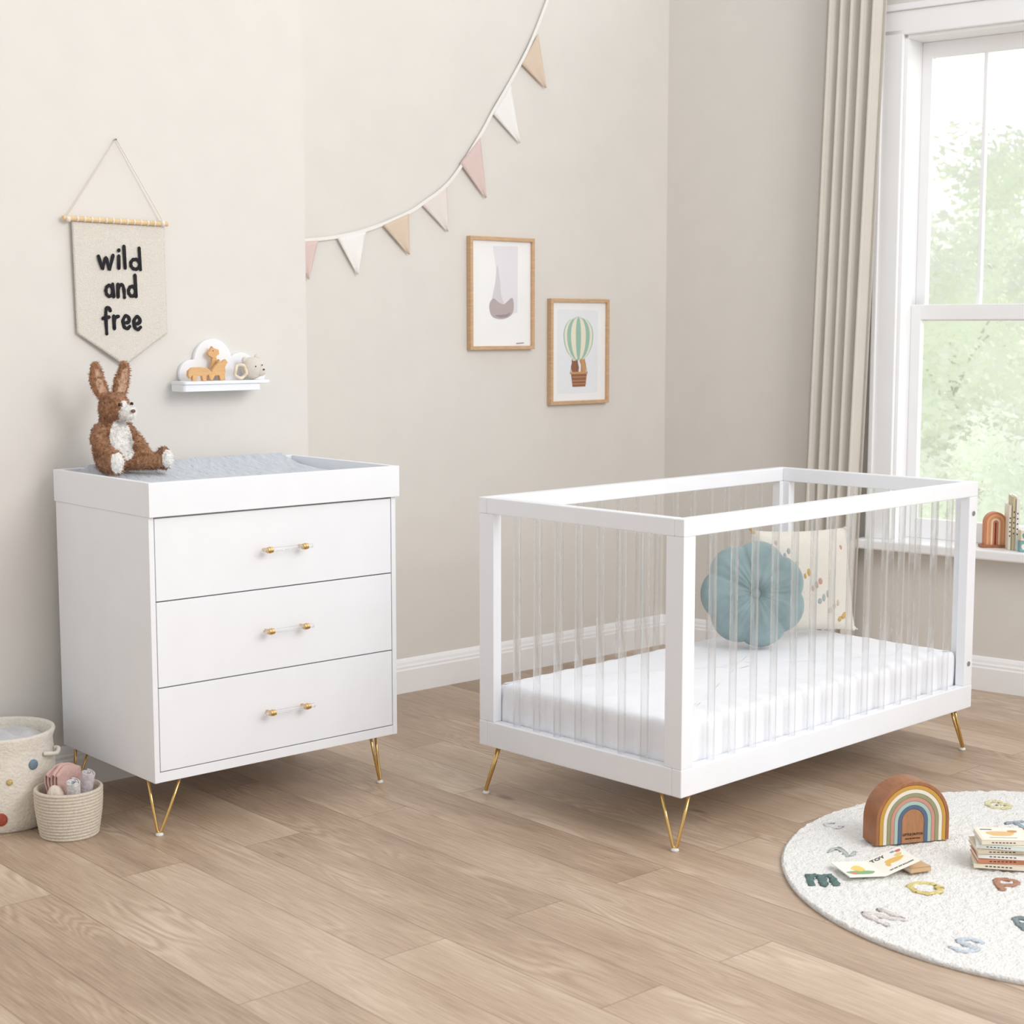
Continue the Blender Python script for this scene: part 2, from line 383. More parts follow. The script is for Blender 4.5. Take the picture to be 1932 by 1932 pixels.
limb([(-.036, -.006, .115), (-.056, -.02, .085), (-.05, -.05, .055)], (.019, .018)); t.ball((-.048, -.053, .05), (.019, .019, .018))
limb([(.036, -.006, .115), (.06, -.015, .085), (.064, -.045, .058)], (.019, .018)); t.ball((.065, -.05, .052), (.019, .019, .018))
limb([(-.028, -.02, .03), (-.05, -.055, .027), (-.055, -.088, .023)], (.029, .023)); t.ball((-.055, -.098, .030), (.025, .019, .032))
limb([(.028, -.02, .03), (.07, -.045, .027), (.11, -.06, .022)], (.029, .022)); t.ball((.123, -.066, .030), (.019, .024, .031))
ears = ((-1, Vector((-.040, .006, .272))), (1, Vector((.050, .004, .272))))
def earpt(sx, tp, q): return Vector((sx*.020+.006, .002, .190)).lerp(tp, q)+Vector((sx*.004*sin(q*PI), .006*sin(q*PI), 0))
for sx, tp in ears:
    for i in range(9):
        q = i/8; c = earpt(sx, tp, q); ww = .010+.014*sin(PI*min(1, q*.8+.14))
        t.ball(c, (ww, .010, .015))
t.ball((0, .048, .03), .02)
me = t.mesh('blob'); o = bpy.data.objects.new('blob', me); COL.objects.link(o)
r_ = o.modifiers.new('r', 'REMESH'); r_.mode = 'VOXEL'; r_.voxel_size = .0034; r_.use_smooth_shade = True
dg = bpy.context.evaluated_depsgraph_get(); body = bpy.data.meshes.new_from_object(o.evaluated_get(dg)); bpy.data.objects.remove(o)
body.materials.clear()
for q in (brown_p, white_p, pinkear_p): body.materials.append(q)
body.update()
for v in body.vertices:
    p = v.co; d = noise.noise(p*150)*.0032+noise.noise(p*330)*.002
    v.co = p+v.normal*d
def zone(c, ny):
    i = 0
    if c.y < -.010 and ((c.x-.010)/.037)**2+((c.z-.083)/.056)**2 < 1: i = 1
    if (c-Vector((.020, -.062, .147))).length < .031 or (c.y < -.035 and abs(c.x-.015) < .009 and .14 < c.z < .185): i = 1
    if c.y < -.108 and c.x < 0 and c.z < .066: i = 1
    if (c.x > .130 and c.z < .066) or (c.y < -.080 and c.x > .1): i = 1
    if c.z > .207 and c.y < .001 and abs(ny) > .5:
        for sx, tp in ears:
            q = (c.z-.190)/(tp.z-.190); ex = earpt(sx, tp, q).x
            if abs(c.x-ex) < .013*(1-max(0, q-.55)) and q < .95: i = 2
    return i
for p in body.polygons: p.material_index = zone(p.center, p.normal.y)
body.polygons.foreach_set('use_smooth', [True]*len(body.polygons))
bo = bpy.data.objects.new('body', body); COL.objects.link(bo); bo.parent = rb
fb = MB(); random.seed(3); nv_ = len(body.vertices)
vm = {}
for p in body.polygons:
    for vi in p.vertices: vm[vi] = p.material_index
allv = list(range(nv_))
for vi in random.choices(allv, k=22000):
    v = body.vertices[vi]; nrm = v.normal; d = (nrm+Vector([random.uniform(-1, 1) for _ in range(3)])).normalized()
    sd_ = d.orthogonal().normalized()*.0007; L = random.uniform(.004, .0095)*(.5 if vm.get(vi, 0) == 2 else 1)
    fb.mi = vm.get(vi, 0)
    b0 = v.co-nrm*.0005+Vector([random.uniform(-.0015, .0015) for _ in range(3)])
    fb.add([b0-sd_, b0+sd_, b0+d*L*.6+sd_*.6+Vector((0, 0, -.0004)), b0+d*L+Vector((0, 0, -.0018))], [(0, 1, 2, 3)])
fo = fb.build('fur', [brown_p, white_p, pinkear_p], rb); fo['kind'] = 'stuff'
for ex, ey, ez in ((-.009, -.054, .176), (.034, -.0475, .177)):
    MB().ball((ex, ey-.003, ez), .0045, n=12, m=8).build('eye', bead_m, rb, smooth='all')
MB().ball((.020, -.077, .159), (.007, .005, .005), n=12, m=8).build('nose', nose_m, rb, smooth='all')

# ------------------------------------------------------------ crib
CX, CY, CR = 3.070, 2.81, rad(2.8); CL, CW = 1.497, .792
cr = thing('crib', 'white cot bed with clear acrylic spindles and gold hairpin legs', 'crib', (CX, CY, 0), CR)
zb0, zb1, zt0, zt1 = .15, .227, .855, .903; rt = .034
for y0 in (0, CW-rt):
    MB().box(0, CL, y0, y0+rt, zt0, zt1).build('top_rail', white_m, cr, bevel=.003); MB().box(0, CL, y0, y0+rt, zb0, zb1).build('base_rail', white_m, cr, bevel=.003)
for x0 in (0, CL-rt):
    MB().box(x0, x0+rt, rt, CW-rt, zt0, zt1).build('top_rail', white_m, cr, bevel=.003); MB().box(x0, x0+rt, rt, CW-rt, zb0, zb1).build('base_rail', white_m, cr, bevel=.003)
for sx in (1, -1):
    for sy in (1, -1):   # L-section corner posts
        ox = 0 if sx > 0 else CL; oy_ = 0 if sy > 0 else CW
        L2 = [(.001, .001), (.05, .001), (.05, .034), (.034, .034), (.034, .062), (.001, .062)]
        MB().prism([(ox+sx*u, oy_+sy*v) for u, v in L2], zb1, zt0, lambda u, v, w: (u, v, w)).build('post', white_m, cr, bevel=.002)
MB().box(rt, CL-rt, rt, CW-rt, .168, .192).build('mattress_base', white2_m, cr)
def bar(x, y, along):
    a_, b_ = (.0125, .0095) if along == 'x' else (.0095, .0125)
    n = 32; ringp = [(x+a_*cos(2*PI*j/n), y+b_*sin(2*PI*j/n)) for j in range(n)]
    m = MB(); m.prism(ringp, zb1-.003, zt0+.003, lambda u, v, w: (u, v, w))
    m.build('spindle', acryl_m, cr, smooth=True)
for i in range(1, 15):
    x = .051+(CL-.102)*i/15
    for y in (rt/2, CW-rt/2): bar(x, y, 'x')
for i in range(1, 8):
    y = .063+(CW-.126)*i/8
    for x in (rt/2, CL-rt/2): bar(x, y, 'y')
for cx, cy, sx, sy in ((0, 0, 1, 1), (CL, 0, -1, 1), (0, CW, 1, -1), (CL, CW, -1, -1)):
    if sx*sy > 0: hairpin(cr, cx, cy, sx, sy, zb0+.001, (.012, .080), (.052, .014), (.004, .022), .0046)
    else: hairpin(cr, cx, cy, sx, sy, zb0+.001, (.020, .070), (.050, .034), (.006, .024), .0046)
for x in (CL-.026,):
    for z in (.80, .30):
        for y in (.0, CW-.034):
            MB().tube([(x, y-.002, z), (x, y+.004, z)], .008, 14).build('bolt', steel_m, cr, smooth=True)
# mattress
mx0, mx1, my0, my1, mz0, mz1 = .0365, CL-.0365, .0365, CW-.0365, .1925, .338
cxm, cym, hx, hy = (mx0+mx1)/2, (my0+my1)/2, (mx1-mx0)/2, (my1-my0)/2
mt = MB(); rc0 = .014
ring = []
for cx_, cy_, a0 in ((hx-rc0, hy-rc0, 0), (-hx+rc0, hy-rc0, 90), (-hx+rc0, -hy+rc0, 180), (hx-rc0, -hy+rc0, 270)):
    for i in range(7): a = rad(a0+90*i/6); ring.append((cx_, cy_, cos(a), sin(a)))
full = []
for i in range(len(ring)):
    a = ring[i]; b = ring[(i+1) % len(ring)]; pa = Vector((a[0]+rc0*a[2], a[1]+rc0*a[3])); pb = Vector((b[0]+rc0*b[2], b[1]+rc0*b[3])); L = (pb-pa).length
    k = max(1, int(L/.007))
    for j in range(k):
        f = j/k; full.append((pa.lerp(pb, f), Vector((a[2], a[3])).lerp(Vector((b[2], b[3])), f).normalized()))
NN = len(full); vs = []
prof_m = [(.012, mz0), (.003, mz0+.01), (0, mz0+.03), (0, mz0+.06), (0, mz0+.085), (0, mz1-.035), (.002, mz1-.018), (.006, mz1-.007), (.012, mz1-.001), (.024, mz1+.001)]
for ins, z in prof_m:
    for j, (p, n) in enumerate(full):
        g_ = 1 if z < mz1-.02 else .5
        wr = g_*(.009*noise.noise(Vector((p.x*24, p.y*24, z*4)))+.007*noise.noise(Vector((p.x*62, p.y*62, z*5))))
        q = p-n*(ins+max(0, wr))
        vs.append((cxm+q.x, cym+q.y, z+.003*noise.noise(Vector((q.x*20, q.y*20, 3)))*(z > mz1-.03)))
for f in (.97, .93, .88, .8, .7, .6, .48, .35, .2, .08):
    for j, (p, n) in enumerate(full):
        q = (p-n*.024)*f
        vs.append((cxm+q.x, cym+q.y, mz1+.003+.0045*noise.noise(Vector((q.x*7+q.y*4, q.y*9, 3)))))
k = len(vs)//NN; fs = [(i*NN+j, i*NN+(j+1) % NN, (i+1)*NN+(j+1) % NN, (i+1)*NN+j) for i in range(k-1) for j in range(NN)]
fs.append(list(range(NN))); fs.append([(k-1)*NN+j for j in range(NN)]); mt.add(vs, fs)
tag(mt.build('mattress', sheet_m, smooth='all', loc=(CX, CY, 0), rotz=CR), 'white sheeted mattress lying inside the crib', 'mattress')

# cushions: local plane x right, z up, y thickness
cushion_m = M('cream_cotton', (234, 228, 217), .95, bump=.6, bscale=250, sheen=.2)
tuft_cols = [M('tuft_mustard', (224, 188, 114), 1, bump=1, bscale=400), M('tuft_clay', (218, 178, 162), 1, bump=1, bscale=400), M('tuft_sage', (190, 197, 193), 1, bump=1, bscale=400), M('tuft_oat', (226, 210, 186), 1, bump=1, bscale=400)]
def lean(root, loc, yaw, tilt): root.location = loc; root.rotation_euler = (tilt, 0, yaw)
c1 = thing('cushion', 'square cream cushion with small coloured tufted spots in the crib', 'cushion', (0, 0, 0))
hw = .180
def pil(u, v):
    x = (u*2-1); z = (v*2-1)
    e = max(0, (1-abs(x)**2.6)*(1-abs(z)**2.6))**.5
    pin = 1-.05*(1-abs(x)**2)*abs(z)**3-.0; pin2 = 1-.05*(1-abs(z)**2)*abs(x)**3
    return x*hw*pin2, z*hw*pin, e
m = MB()
m.grid(lambda u, v: (pil(u, v)[0], -.062*pil(u, v)[2]-.001, pil(u, v)[1]+hw), 28, 28)
m.grid(lambda u, v: (pil(u, v)[0], .062*pil(u, v)[2]+.001, pil(u, v)[1]+hw), 28, 28)
random.seed(11)
for i in range(24):
    u, v = .12+.76*((i*.618) % 1), .1+.8*((i*.37+.1) % 1); x, z, e = pil(u, v); m.mi = 1+i % 4
    m.ball((x, -.062*e, z+hw), (random.uniform(.005, .010), .003, random.uniform(.009, .016)), n=8, m=6)
m.build('cover', [cushion_m]+tuft_cols, c1, smooth='all')
for sx in (-1, 1):
    for zz in (.006, 2*hw-.006):
        q = MB(); q.ball((sx*(hw-.006), 0, zz), (.009, .009, .009), n=10, m=8)
        dz = 1 if zz > .1 else -.3
        for i in range(7):
            a = i*.9; q.tube([(sx*(hw-.004), 0, zz), (sx*(hw+.006+.004*cos(a)), .005*sin(a), zz+dz*.012+.002*sin(a*2))], .0018, 5)
        q.build('tassel', tuft_cols[0] if sx < 0 and zz > .1 else cushion_m, c1, smooth='all')
mzt = mz1+.006
lean(c1, (4.345, 3.395, mzt+.012), rad(-26), rad(-13))
teal_m = M('teal_velvet', (140, 160, 162), .85, bump=.3, bscale=30, var=.16, vscale=14, sheen=.3)
c2 = thing('flower_cushion', 'dusty blue velvet flower shaped cushion with centre button in the crib', 'cushion', (0, 0, 0))
NP = 7; R0 = .178
def fl(side):
    def fn(u, v):
        a = u*2*PI+.35; r = v; lob = abs(sin(NP*a/2))**.75; Rr = R0*(.90+.10*lob)
        th_ = .066*(max(0, 1-r**3.0)**.5)*(.76+.24*lob*min(1, r*1.6)+.24*(1-min(1, r*1.6)))
        th_ *= 1-.66*math.exp(-(r/.17)**2)
        th_ += .010*noise.noise(Vector((cos(a)*4, sin(a)*4, r*2.5)))*r*(1-r)*2+.0022*sin(a*24+3*sin(a*3))*(1-r)*r*3
        return (Rr*r*cos(a), side*(th_+.0008), Rr*r*sin(a)+R0)
    return fn
m = MB(); m.grid(fl(-1), 210, 24); m.grid(fl(1), 210, 24); m.build('cover', teal_m, c2, smooth='all')
MB().ball((0, -.033, R0), (.018, .012, .018), n=16, m=8).build('button', teal_m, c2, smooth='all')
lean(c2, (4.025, 3.362, mzt+.006), rad(-38), rad(-12))

# ------------------------------------------------------------ wall banner
Yb = YL-.016
P = lambda px, py, Y=Yb: at_y(px, py, Y)
rootb = P(219, 420); 
bn = thing('wall_hanging', 'natural canvas pennant lettered wild and free hanging on the left wall', 'wall hanging', rootb)
def L_(px, py, Y=Yb): return at_y(px, py, Y)-rootb
MB().tube([L_(118, 411), L_(316, 423)], .0075, 12).build('dowel', pine_m, bn, smooth=True, bevel=.001)
m = MB(); m.tube([L_(127, 418), L_(128, 407), L_(219, 262, YL-.008), L_(306, 414), L_(306, 424)], .002, 6); m.tube([L_(125, 413)+Vector((-.003, 0, 0)), L_(131, 413)], .0092, 10); m.tube([L_(303, 422), L_(309, 422)], .0092, 10)
m.build('cord', cord_m, bn, smooth='all')
MB().tube([at_y(219, 263, YL)-rootb, at_y(219, 263, YL-.012)-rootb], .003, 8).build('nail', steel_m, bn)
tl, tr, bl, br_, tip = [L_(*q) for q in ((136, 418), (310, 428), (147, 629), (317, 629), (236, 690))]
def cl(u, v):
    top = tl.lerp(tr, u)
    low = bl.lerp(tip, u*2) if u < .5 else tip.lerp(br_, (u-.5)*2)
    p = top.lerp(low, v); p.y += .002+.003*sin(u*7+v*2)*v; return p
m = MB().grid(cl, 40, 40); cb_ = m.build('fabric', cream_fab, bn, smooth='all'); q = cb_.modifiers.new('s', 'SOLIDIFY'); q.thickness = .003
m = MB()
for i in range(13):
    c = L_(118, 411).lerp(L_(316, 423), .1+.87*(i+.5)/13)
    m.tube([c+Vector((-.0025, 0, 0)), c+Vector((.0025, 0, 0))], .0086, 10)
m.build('stitch', cord_m, bn, smooth=True)
def ell(cx, cy, a, b, k=12): return [(cx+a*cos(2*PI*i/k), cy+b*sin(2*PI*i/k)) for i in range(k+1)]
GL = {'w': ([[(-.04, .95), (.18, .08), (.26, .04), (.5, .85), (.70, .04), (.78, .02), (1.04, 1.05)]], 1.0),
 'i': ([[(.02, .98), (0, 0)], [(.02, 1.42), (.05, 1.47)]], .0), 'l': ([[(-.02, 1.75), (.03, 0)]], .02),
 'd': ([ell(.33, .40, .34, .40), [(.66, 1.72), (.72, -.02)]], .7), 'a': ([ell(.32, .44, .33, .44), [(.66, .98), (.72, -.03)]], .7),
 'n': ([[(.02, 1.02), (0, 0)], [(.01, .62), (.25, .98), (.5, .9), (.6, .5), (.62, -.03)]], .6),
 'f': ([[(.64, 1.5), (.48, 1.74), (.26, 1.62), (.2, 1.0), (.24, -.38)], [(-.08, .86), (.5, .97)]], .5),
 'r': ([[(0, 1.02), (.03, 0)], [(.01, .52), (.18, .9), (.44, 1.0)]], .42),
 'e': ([[(.05, .43), (.35, .46), (.6, .56), (.55, .9), (.3, 1.02), (.05, .75), (0, .4), (.15, .08), (.4, -.02), (.64, .15)]], .6)}
m = MB()
for word, x0, x1, yb in (('wild', 187, 264, 505), ('and', 200, 256, 559), ('free', 196, 264, 620)):
    wd = sum(GL[c][1] for c in word)+.45*(len(word)-1); a = L_(x0, yb); b = L_(x1, yb); sc = (b.x-a.x)/wd; xh = .037; x = a.x
    for ci, c in enumerate(word):
        for st in GL[c][0]:
            dz = .0015*sin(ci*2.3+len(word))
            pts = [(x+px*sc, 0, a.z+dz+pz*xh) for px, pz in st]
            sm = smoothline(pts, 5); rr = [.0054*(1+.13*sin(i*.9+ci)) for i in range(len(sm))]
            n0 = len(m.v); m.tube(sm, rr, 10)
            for e in (pts[0], pts[-1]): m.ball(e, .0054, n=10, m=6)
            for i in range(n0, len(m.v)): m.v[i] = Vector((m.v[i].x, m.v[i].y*.22-.0022, m.v[i].z))
        x += (GL[c][1]+.45)*sc
m.build('lettering', black_m, bn, smooth='all')

# ------------------------------------------------------------ cloud shelf
p0 = at_y(410, 735, YL)
sh = thing('cloud_shelf', 'small white cloud shaped shelf on the left wall beside the pennant', 'shelf', p0)
Q = lambda px, py, Y=YL-.016: at_y(px, py, Y)-p0
def circ_union(cs, zbase):
    pts = []
    cx = sum(c[0] for c in cs)/len(cs)
    for i in range(0, 121):
        a = PI*i/120
        d = Vector((cos(a), sin(a))); best = 0; o = Vector((cx, zbase+.001))
        for (x, z, r) in cs:
            f = o-Vector((x, z)); bq = f.dot(d); cc = f.dot(f)-r*r; D = bq*bq-cc
            if D >= 0:
                tt = -bq+math.sqrt(D); best = max(best, tt)
        pts.append(tuple(o+d*best))
    return pts
lv = Q(410, 717).z
cs = []
for px, py, r in ((402, 680, .068), (362, 705, .044), (455, 697, .054), (482, 706, .038)):
    q = Q(px, py); cs.append((q.x, q.z, r))
out = circ_union(cs, lv-.012)
MB().prism(out, -.016, -.001).build('cloud_back', white_m, sh, bevel=.002, smooth=True)
xa = (at_y(334, 722, YL-.09)-p0).x+.021; xb = (at_y(503, 716, YL-.09)-p0).x+.013; ztop = lv
m = MB()
def rrect(x0, x1, y0, y1, r):
    pts = []
    for cx, cy, a0 in ((x1-r, y0+r, -90), (x1, y1, 0), (x0, y1, 90), (x0+r, y0+r, 180)):
        if a0 in (0, 90): pts.append((cx, cy))
        else:
            for i in range(7): a = rad(a0+15*i); pts.append((cx+r*cos(a), cy+r*sin(a)))
    return pts
m.prism(rrect(xa, xb, -.095, -.016, .012), ztop-.010, ztop, lambda u, v, w: (u, v, w))
m.prism(rrect(xa+.001, xb-.032, -.090, -.016, .012), ztop-.032, ztop-.010, lambda u, v, w: (u, v, w))
m.build('ledge', white_m, sh, bevel=.0015)
zl = p0.z+ztop
def cut_toy(name, pts, Y, label, th=.013, eye=None):
    P3 = [at_y(x, y, Y) for x, y in pts]; zmin = min(p.z for p in P3); xm = sum(p.x for p in P3)/len(P3)
    poly = [(p.x-xm, p.z-zmin) for p in P3]
    r = thing(name, label, 'wooden toy', (xm, Y, zl+.0005), 0)
    MB().prism(poly, -th/2, th/2).build('body', toywood_m, r, bevel=.0015, smooth=True)
    if eye:
        e = at_y(*eye, Y); MB().tube([(e.x-xm, -th/2-.0006, e.z-zmin), (e.x-xm, -th/2+.001, e.z-zmin)], .0016, 8).build('eye', bead_m, r)
cut_toy('wooden_giraffe', [(390, 665), (396, 658), (399, 652), (402, 656), (411, 659), (412, 667), (406, 672), (411, 686), (418, 689), (421, 694), (423, 716), (416, 716), (412, 703), (403, 703), (399, 716), (391, 716), (397, 692), (399, 674), (392, 670)], YL-.036, 'wooden giraffe with raised head standing on the cloud shelf', eye=(400, 661))
cut_toy('wooden_fox', [(404, 690), (410, 684), (412, 677), (416, 683), (424, 677), (428, 683), (423, 692), (424, 700), (420, 717), (414, 717), (412, 708), (404, 708), (400, 717), (395, 717), (398, 700)], YL-.056, 'little wooden fox between the giraffe and the rattle on the shelf')
cut_toy('wooden_elephant', [(353, 708), (354, 699), (361, 693), (376, 692), (390, 694), (398, 701), (397, 714), (394, 714), (392, 706), (388, 709), (388, 718), (381, 718), (379, 709), (371, 709), (370, 718), (362, 718), (361, 708), (357, 714)], YL-.074, 'low wooden elephant at the left end of the cloud shelf')
rc = at_y(476, 700, YL-.053)
cream_k = M('cream_knit', (236, 227, 214), .95, bump=.8, bscale=500, sheen=.3)
rt_ = thing('teether_rattle', 'cream animal head rattle with wooden ring on the cloud shelf', 'rattle', (rc.x, rc.y, zl+.001))
m = MB(); m.ball((.0, 0, .036), (.038, .032, .036), n=20, m=14); m.ball((-.028, 0, .062), (.011, .006, .011), n=10, m=8); m.ball((.018, 0, .070), (.011, .006, .011), n=10, m=8); m.ball((.02, -.018, .026), (.019, .016, .016))
m.build('head', cream_k, rt_, smooth='all')
for ex, ez in ((-.006, .042), (.018, .046)): MB().ball((ex, -.031, ez), .0022, n=8, m=6).build('eye', bead_m, rt_)
MB().ball((.022, -.0345, .032), (.004, .0025, .003), n=8, m=6).build('nose', bead_m, rt_)
ringwood = M('pale_ring_wood', (236, 222, 200), .6)
MB().tube([(-.056+.021*cos(a*PI/12), -.02+.004*sin(a), .0265+.021*sin(a*PI/12)) for a in range(24)], .0052, 8, closed=True).build('ring', ringwood, rt_, smooth='all')

# ------------------------------------------------------------ bunting
Yf = YB-.012
b0 = at_y(800, 385, Yf)
bu = thing('bunting', 'string of pink, white and tan fabric pennant flags across the back wall', 'bunting', b0)
G = lambda px, py, Y=Yf: at_y(px, py, Y)-b0
tape = smoothline([G(*p) for p in ((480, 452), (530, 453), (578, 453), (640, 446), (700, 431), (765, 404), (800, 382), (850, 341), (905, 257), (930, 211), (962, 156), (1000, 84), (1033, 0), (1052, -60))], 6)
tape_m = M('white_tape', (243, 241, 236), .9, bump=.4, bscale=300)
m = MB(); vs = []
for i, p in enumerate(tape):
    t_ = (tape[min(i+1, len(tape)-1)]-tape[max(i-1, 0)]).normalized(); nn = Vector((-t_.z, 0, t_.x))*.0062
    for dy, s in ((-.0015, 1), (-.0015, -1), (.0015, -1), (.0015, 1)): vs.append(p+nn*s+Vector((0, dy, 0)))
k = len(tape); m.add(vs, [(i*4+j, i*4+(j+1) % 4, (i+1)*4+(j+1) % 4, (i+1)*4+j) for i in range(k-1) for j in range(4)]+[(0, 1, 2, 3), ((k-1)*4+3, (k-1)*4+2, (k-1)*4+1, (k-1)*4)])
m.build('tape', tape_m, bu)
fm = {'p': M('flag_pink', (226, 203, 197), .95, bump=.5, bscale=300), 'w': M('flag_white', (246, 244, 241), .95, bump=.5, bscale=300), 't': M('flag_tan', (224, 204, 184), .95, bump=.5, bscale=300), 'l': M('flag_blush', (236, 225, 220), .95, bump=.5, bscale=300)}
for a, b, c, k_, nm in (((556, 456), (600, 454), (581, 528), 'p', 'dusty pink flag'), ((636, 449), (691, 435), (674, 519), 'w', 'white flag'), ((722, 425), (771, 403), (771, 481), 't', 'tan flag'),
                ((796, 386), (843, 345), (845, 438), 'l', 'blush flag'), ((868, 308), (906, 259), (916, 375), 'p', 'dusty pink flag'), ((930, 215), (963, 158), (980, 271), 'w', 'white flag'), ((984, 121), (1015, 64), (1029, 167), 't', 'tan flag')):
    A, B_, C_ = G(*a), G(*b), G(*c)
    def ff(u, v):
        p = A.lerp(B_, u).lerp(C_, v*.985); p.y += .004*sin(u*5+1)*v-.0035*v; return p
    m = MB().grid(ff, 8, 10); o = m.build('flag', fm[k_], bu, smooth='all', label=nm); q = o.modifiers.new('s', 'SOLIDIFY'); q.thickness = .0018

# ------------------------------------------------------------ pictures
paper_m = M('art_paper', (248, 248, 248), .6)
def picture(label, x0, x1, y0, y1, yr0=None):
    a = at_y(x0, y1, YB-.001); b = at_y(x1, y0, YB-.001)
    r = thing('picture_frame', label, 'picture', (a.x, YB-.001, a.z)); W, H = b.x-a.x, b.z-a.z; t_ = .014; d = -.024
    m = MB(); m.box(0, t_, d, 0, 0, H); m.box(W-t_, W, d, 0, 0, H); m.box(t_, W-t_, d, 0, 0, t_); m.box(t_, W-t_, d, 0, H-t_, H)
    m.build('frame', oak_m, r, bevel=.001)
    MB().box(t_, W-t_, -.012, -.002, t_, H-t_).build('paper', paper_m, r)
    return r, a, W, H
r1, a1, W1, H1 = picture('oak framed print with a small grey brown shape, higher of two pictures', 881, 1002, 451, 660)
refl_m = M('painted_reflection', (234, 231, 236), .6); taup = M('print_taupe', (188, 175, 175), .6); pgrey = M('print_grey', (218, 213, 217), .6); dkt = M('print_dark_taupe', (162, 148, 148), .6)
def loc1(px, py, a): p = at_y(px, py, YB-.013); return (p.x-a.x, p.z-a.z)
def sp(pts): return [tuple(p[:2]) for p in smoothline([(x, y, 0) for x, y in pts], 4, closed=True)]
m = MB()
m.prism([loc1(x, y, a1) for x, y in ((930, 464), (977, 465), (976, 590), (966, 592), (966, 575), (930, 570), (938, 520))], -.0126, -.012)  # pale reflection over the picture, painted as a flat lavender patch
m.mi = 2; m.prism([loc1(x, y, a1) for x, y in sp(((928, 575), (930, 556), (935, 530), (938, 500), (943, 530), (945, 556), (950, 575)))], -.0130, -.0122)
m.mi = 1; m.prism([loc1(x, y, a1) for x, y in sp(((924, 572), (931, 563), (940, 570), (950, 574), (958, 568), (966, 562), (969, 574), (967, 590), (958, 599), (944, 602), (930, 598), (924, 586)))], -.0134, -.0128)
m.mi = 3; m.prism([loc1(x, y, a1) for x, y in sp(((934, 595), (944, 599), (957, 597), (963, 589), (955, 593), (944, 594)))], -.0138, -.0130)
m.prism([loc1(x, y, a1) for x, y in ((974, 647), (988, 646), (988, 648), (974, 649))], -.0134, -.012)
m.build('print', [refl_m, taup, pgrey, dkt], r1)
r2, a2, W2, H2 = picture('oak framed print of a green striped hot air balloon', 1032, 1143, 565, 764)
mint = M('print_mint', (160, 196, 180), .6); crm = M('print_cream', (240, 234, 214), .6); brn = M('print_brown', (150, 102, 78), .6); pbg = M('print_mount', (238, 241, 245), .6); line_m = M('print_line', (90, 80, 74), .6)
tanp = M('print_tan', (206, 156, 108), .6)
m = MB(); m.mi = 0; m.prism([loc1(x, y, a2) for x, y in ((1052, 583), (1128, 586), (1127, 740), (1051, 743))], -.0125, -.012)
bc = (1091, 638)
for i in range(9):
    f0 = -1+2*i/9; f1 = -1+2*(i+1)/9; m.mi = 1 if i % 2 == 0 else 2
    def sx(f, y):
        q = (y-597)/(680-597); hw_ = 28*math.sqrt(max(0, 1-((q-.42)/.58)**2)) if q > .42 else 28*math.sqrt(max(0, 1-((q-.42)/.42)**2))
        if q > .85: hw_ = max(hw_, 6)
        return bc[0]+hw_*sin(f*PI/2)
    ys = [597+83*j/14 for j in range(15)]
    m.prism([loc1(sx(f0, y), y, a2) for y in ys]+[loc1(sx(f1, y)+.01, y, a2) for y in ys[::-1]], -.0132, -.0126)
m.mi = 3; m.prism([loc1(x, y, a2) for x, y in ((1077, 704), (1107, 703), (1104, 729), (1080, 730))], -.0135, -.0126)
m.mi = 5; m.prism([loc1(x, y, a2) for x, y in ((1075, 702), (1108, 701), (1108, 705), (1075, 706))], -.0138, -.0126)
for yy in (711, 718, 724): m.prism([loc1(x, y, a2) for x, y in ((1079, yy), (1106, yy-1), (1106, yy+.3), (1079, yy+1.3))], -.0138, -.0126)
m.mi = 3; m.prism([loc1(x, y, a2) for x, y in ((1079, 702), (1077, 692), (1079, 684), (1078, 679), (1082, 681), (1087, 680), (1089, 678), (1090, 684), (1092, 693), (1091, 702))], -.0133, -.0126)
m.mi = 5; m.prism([loc1(x, y, a2) for x, y in ((1095, 702), (1096, 688), (1093, 681), (1096, 677), (1102, 678), (1105, 686), (1105, 702))], -.0133, -.0126)
m.mi = 4
for xa_, xb_ in ((1080, 1076), (1102, 1107), (1088, 1087), (1094, 1098)):
    p, q = loc1(xa_, 676, a2), loc1(xb_, 703, a2); m.prism([p, (p[0]+.0012, p[1]), (q[0]+.0012, q[1]), q], -.0136, -.0126)
m.build('print', [pbg, mint, crm, brn, line_m, tanp], r2)

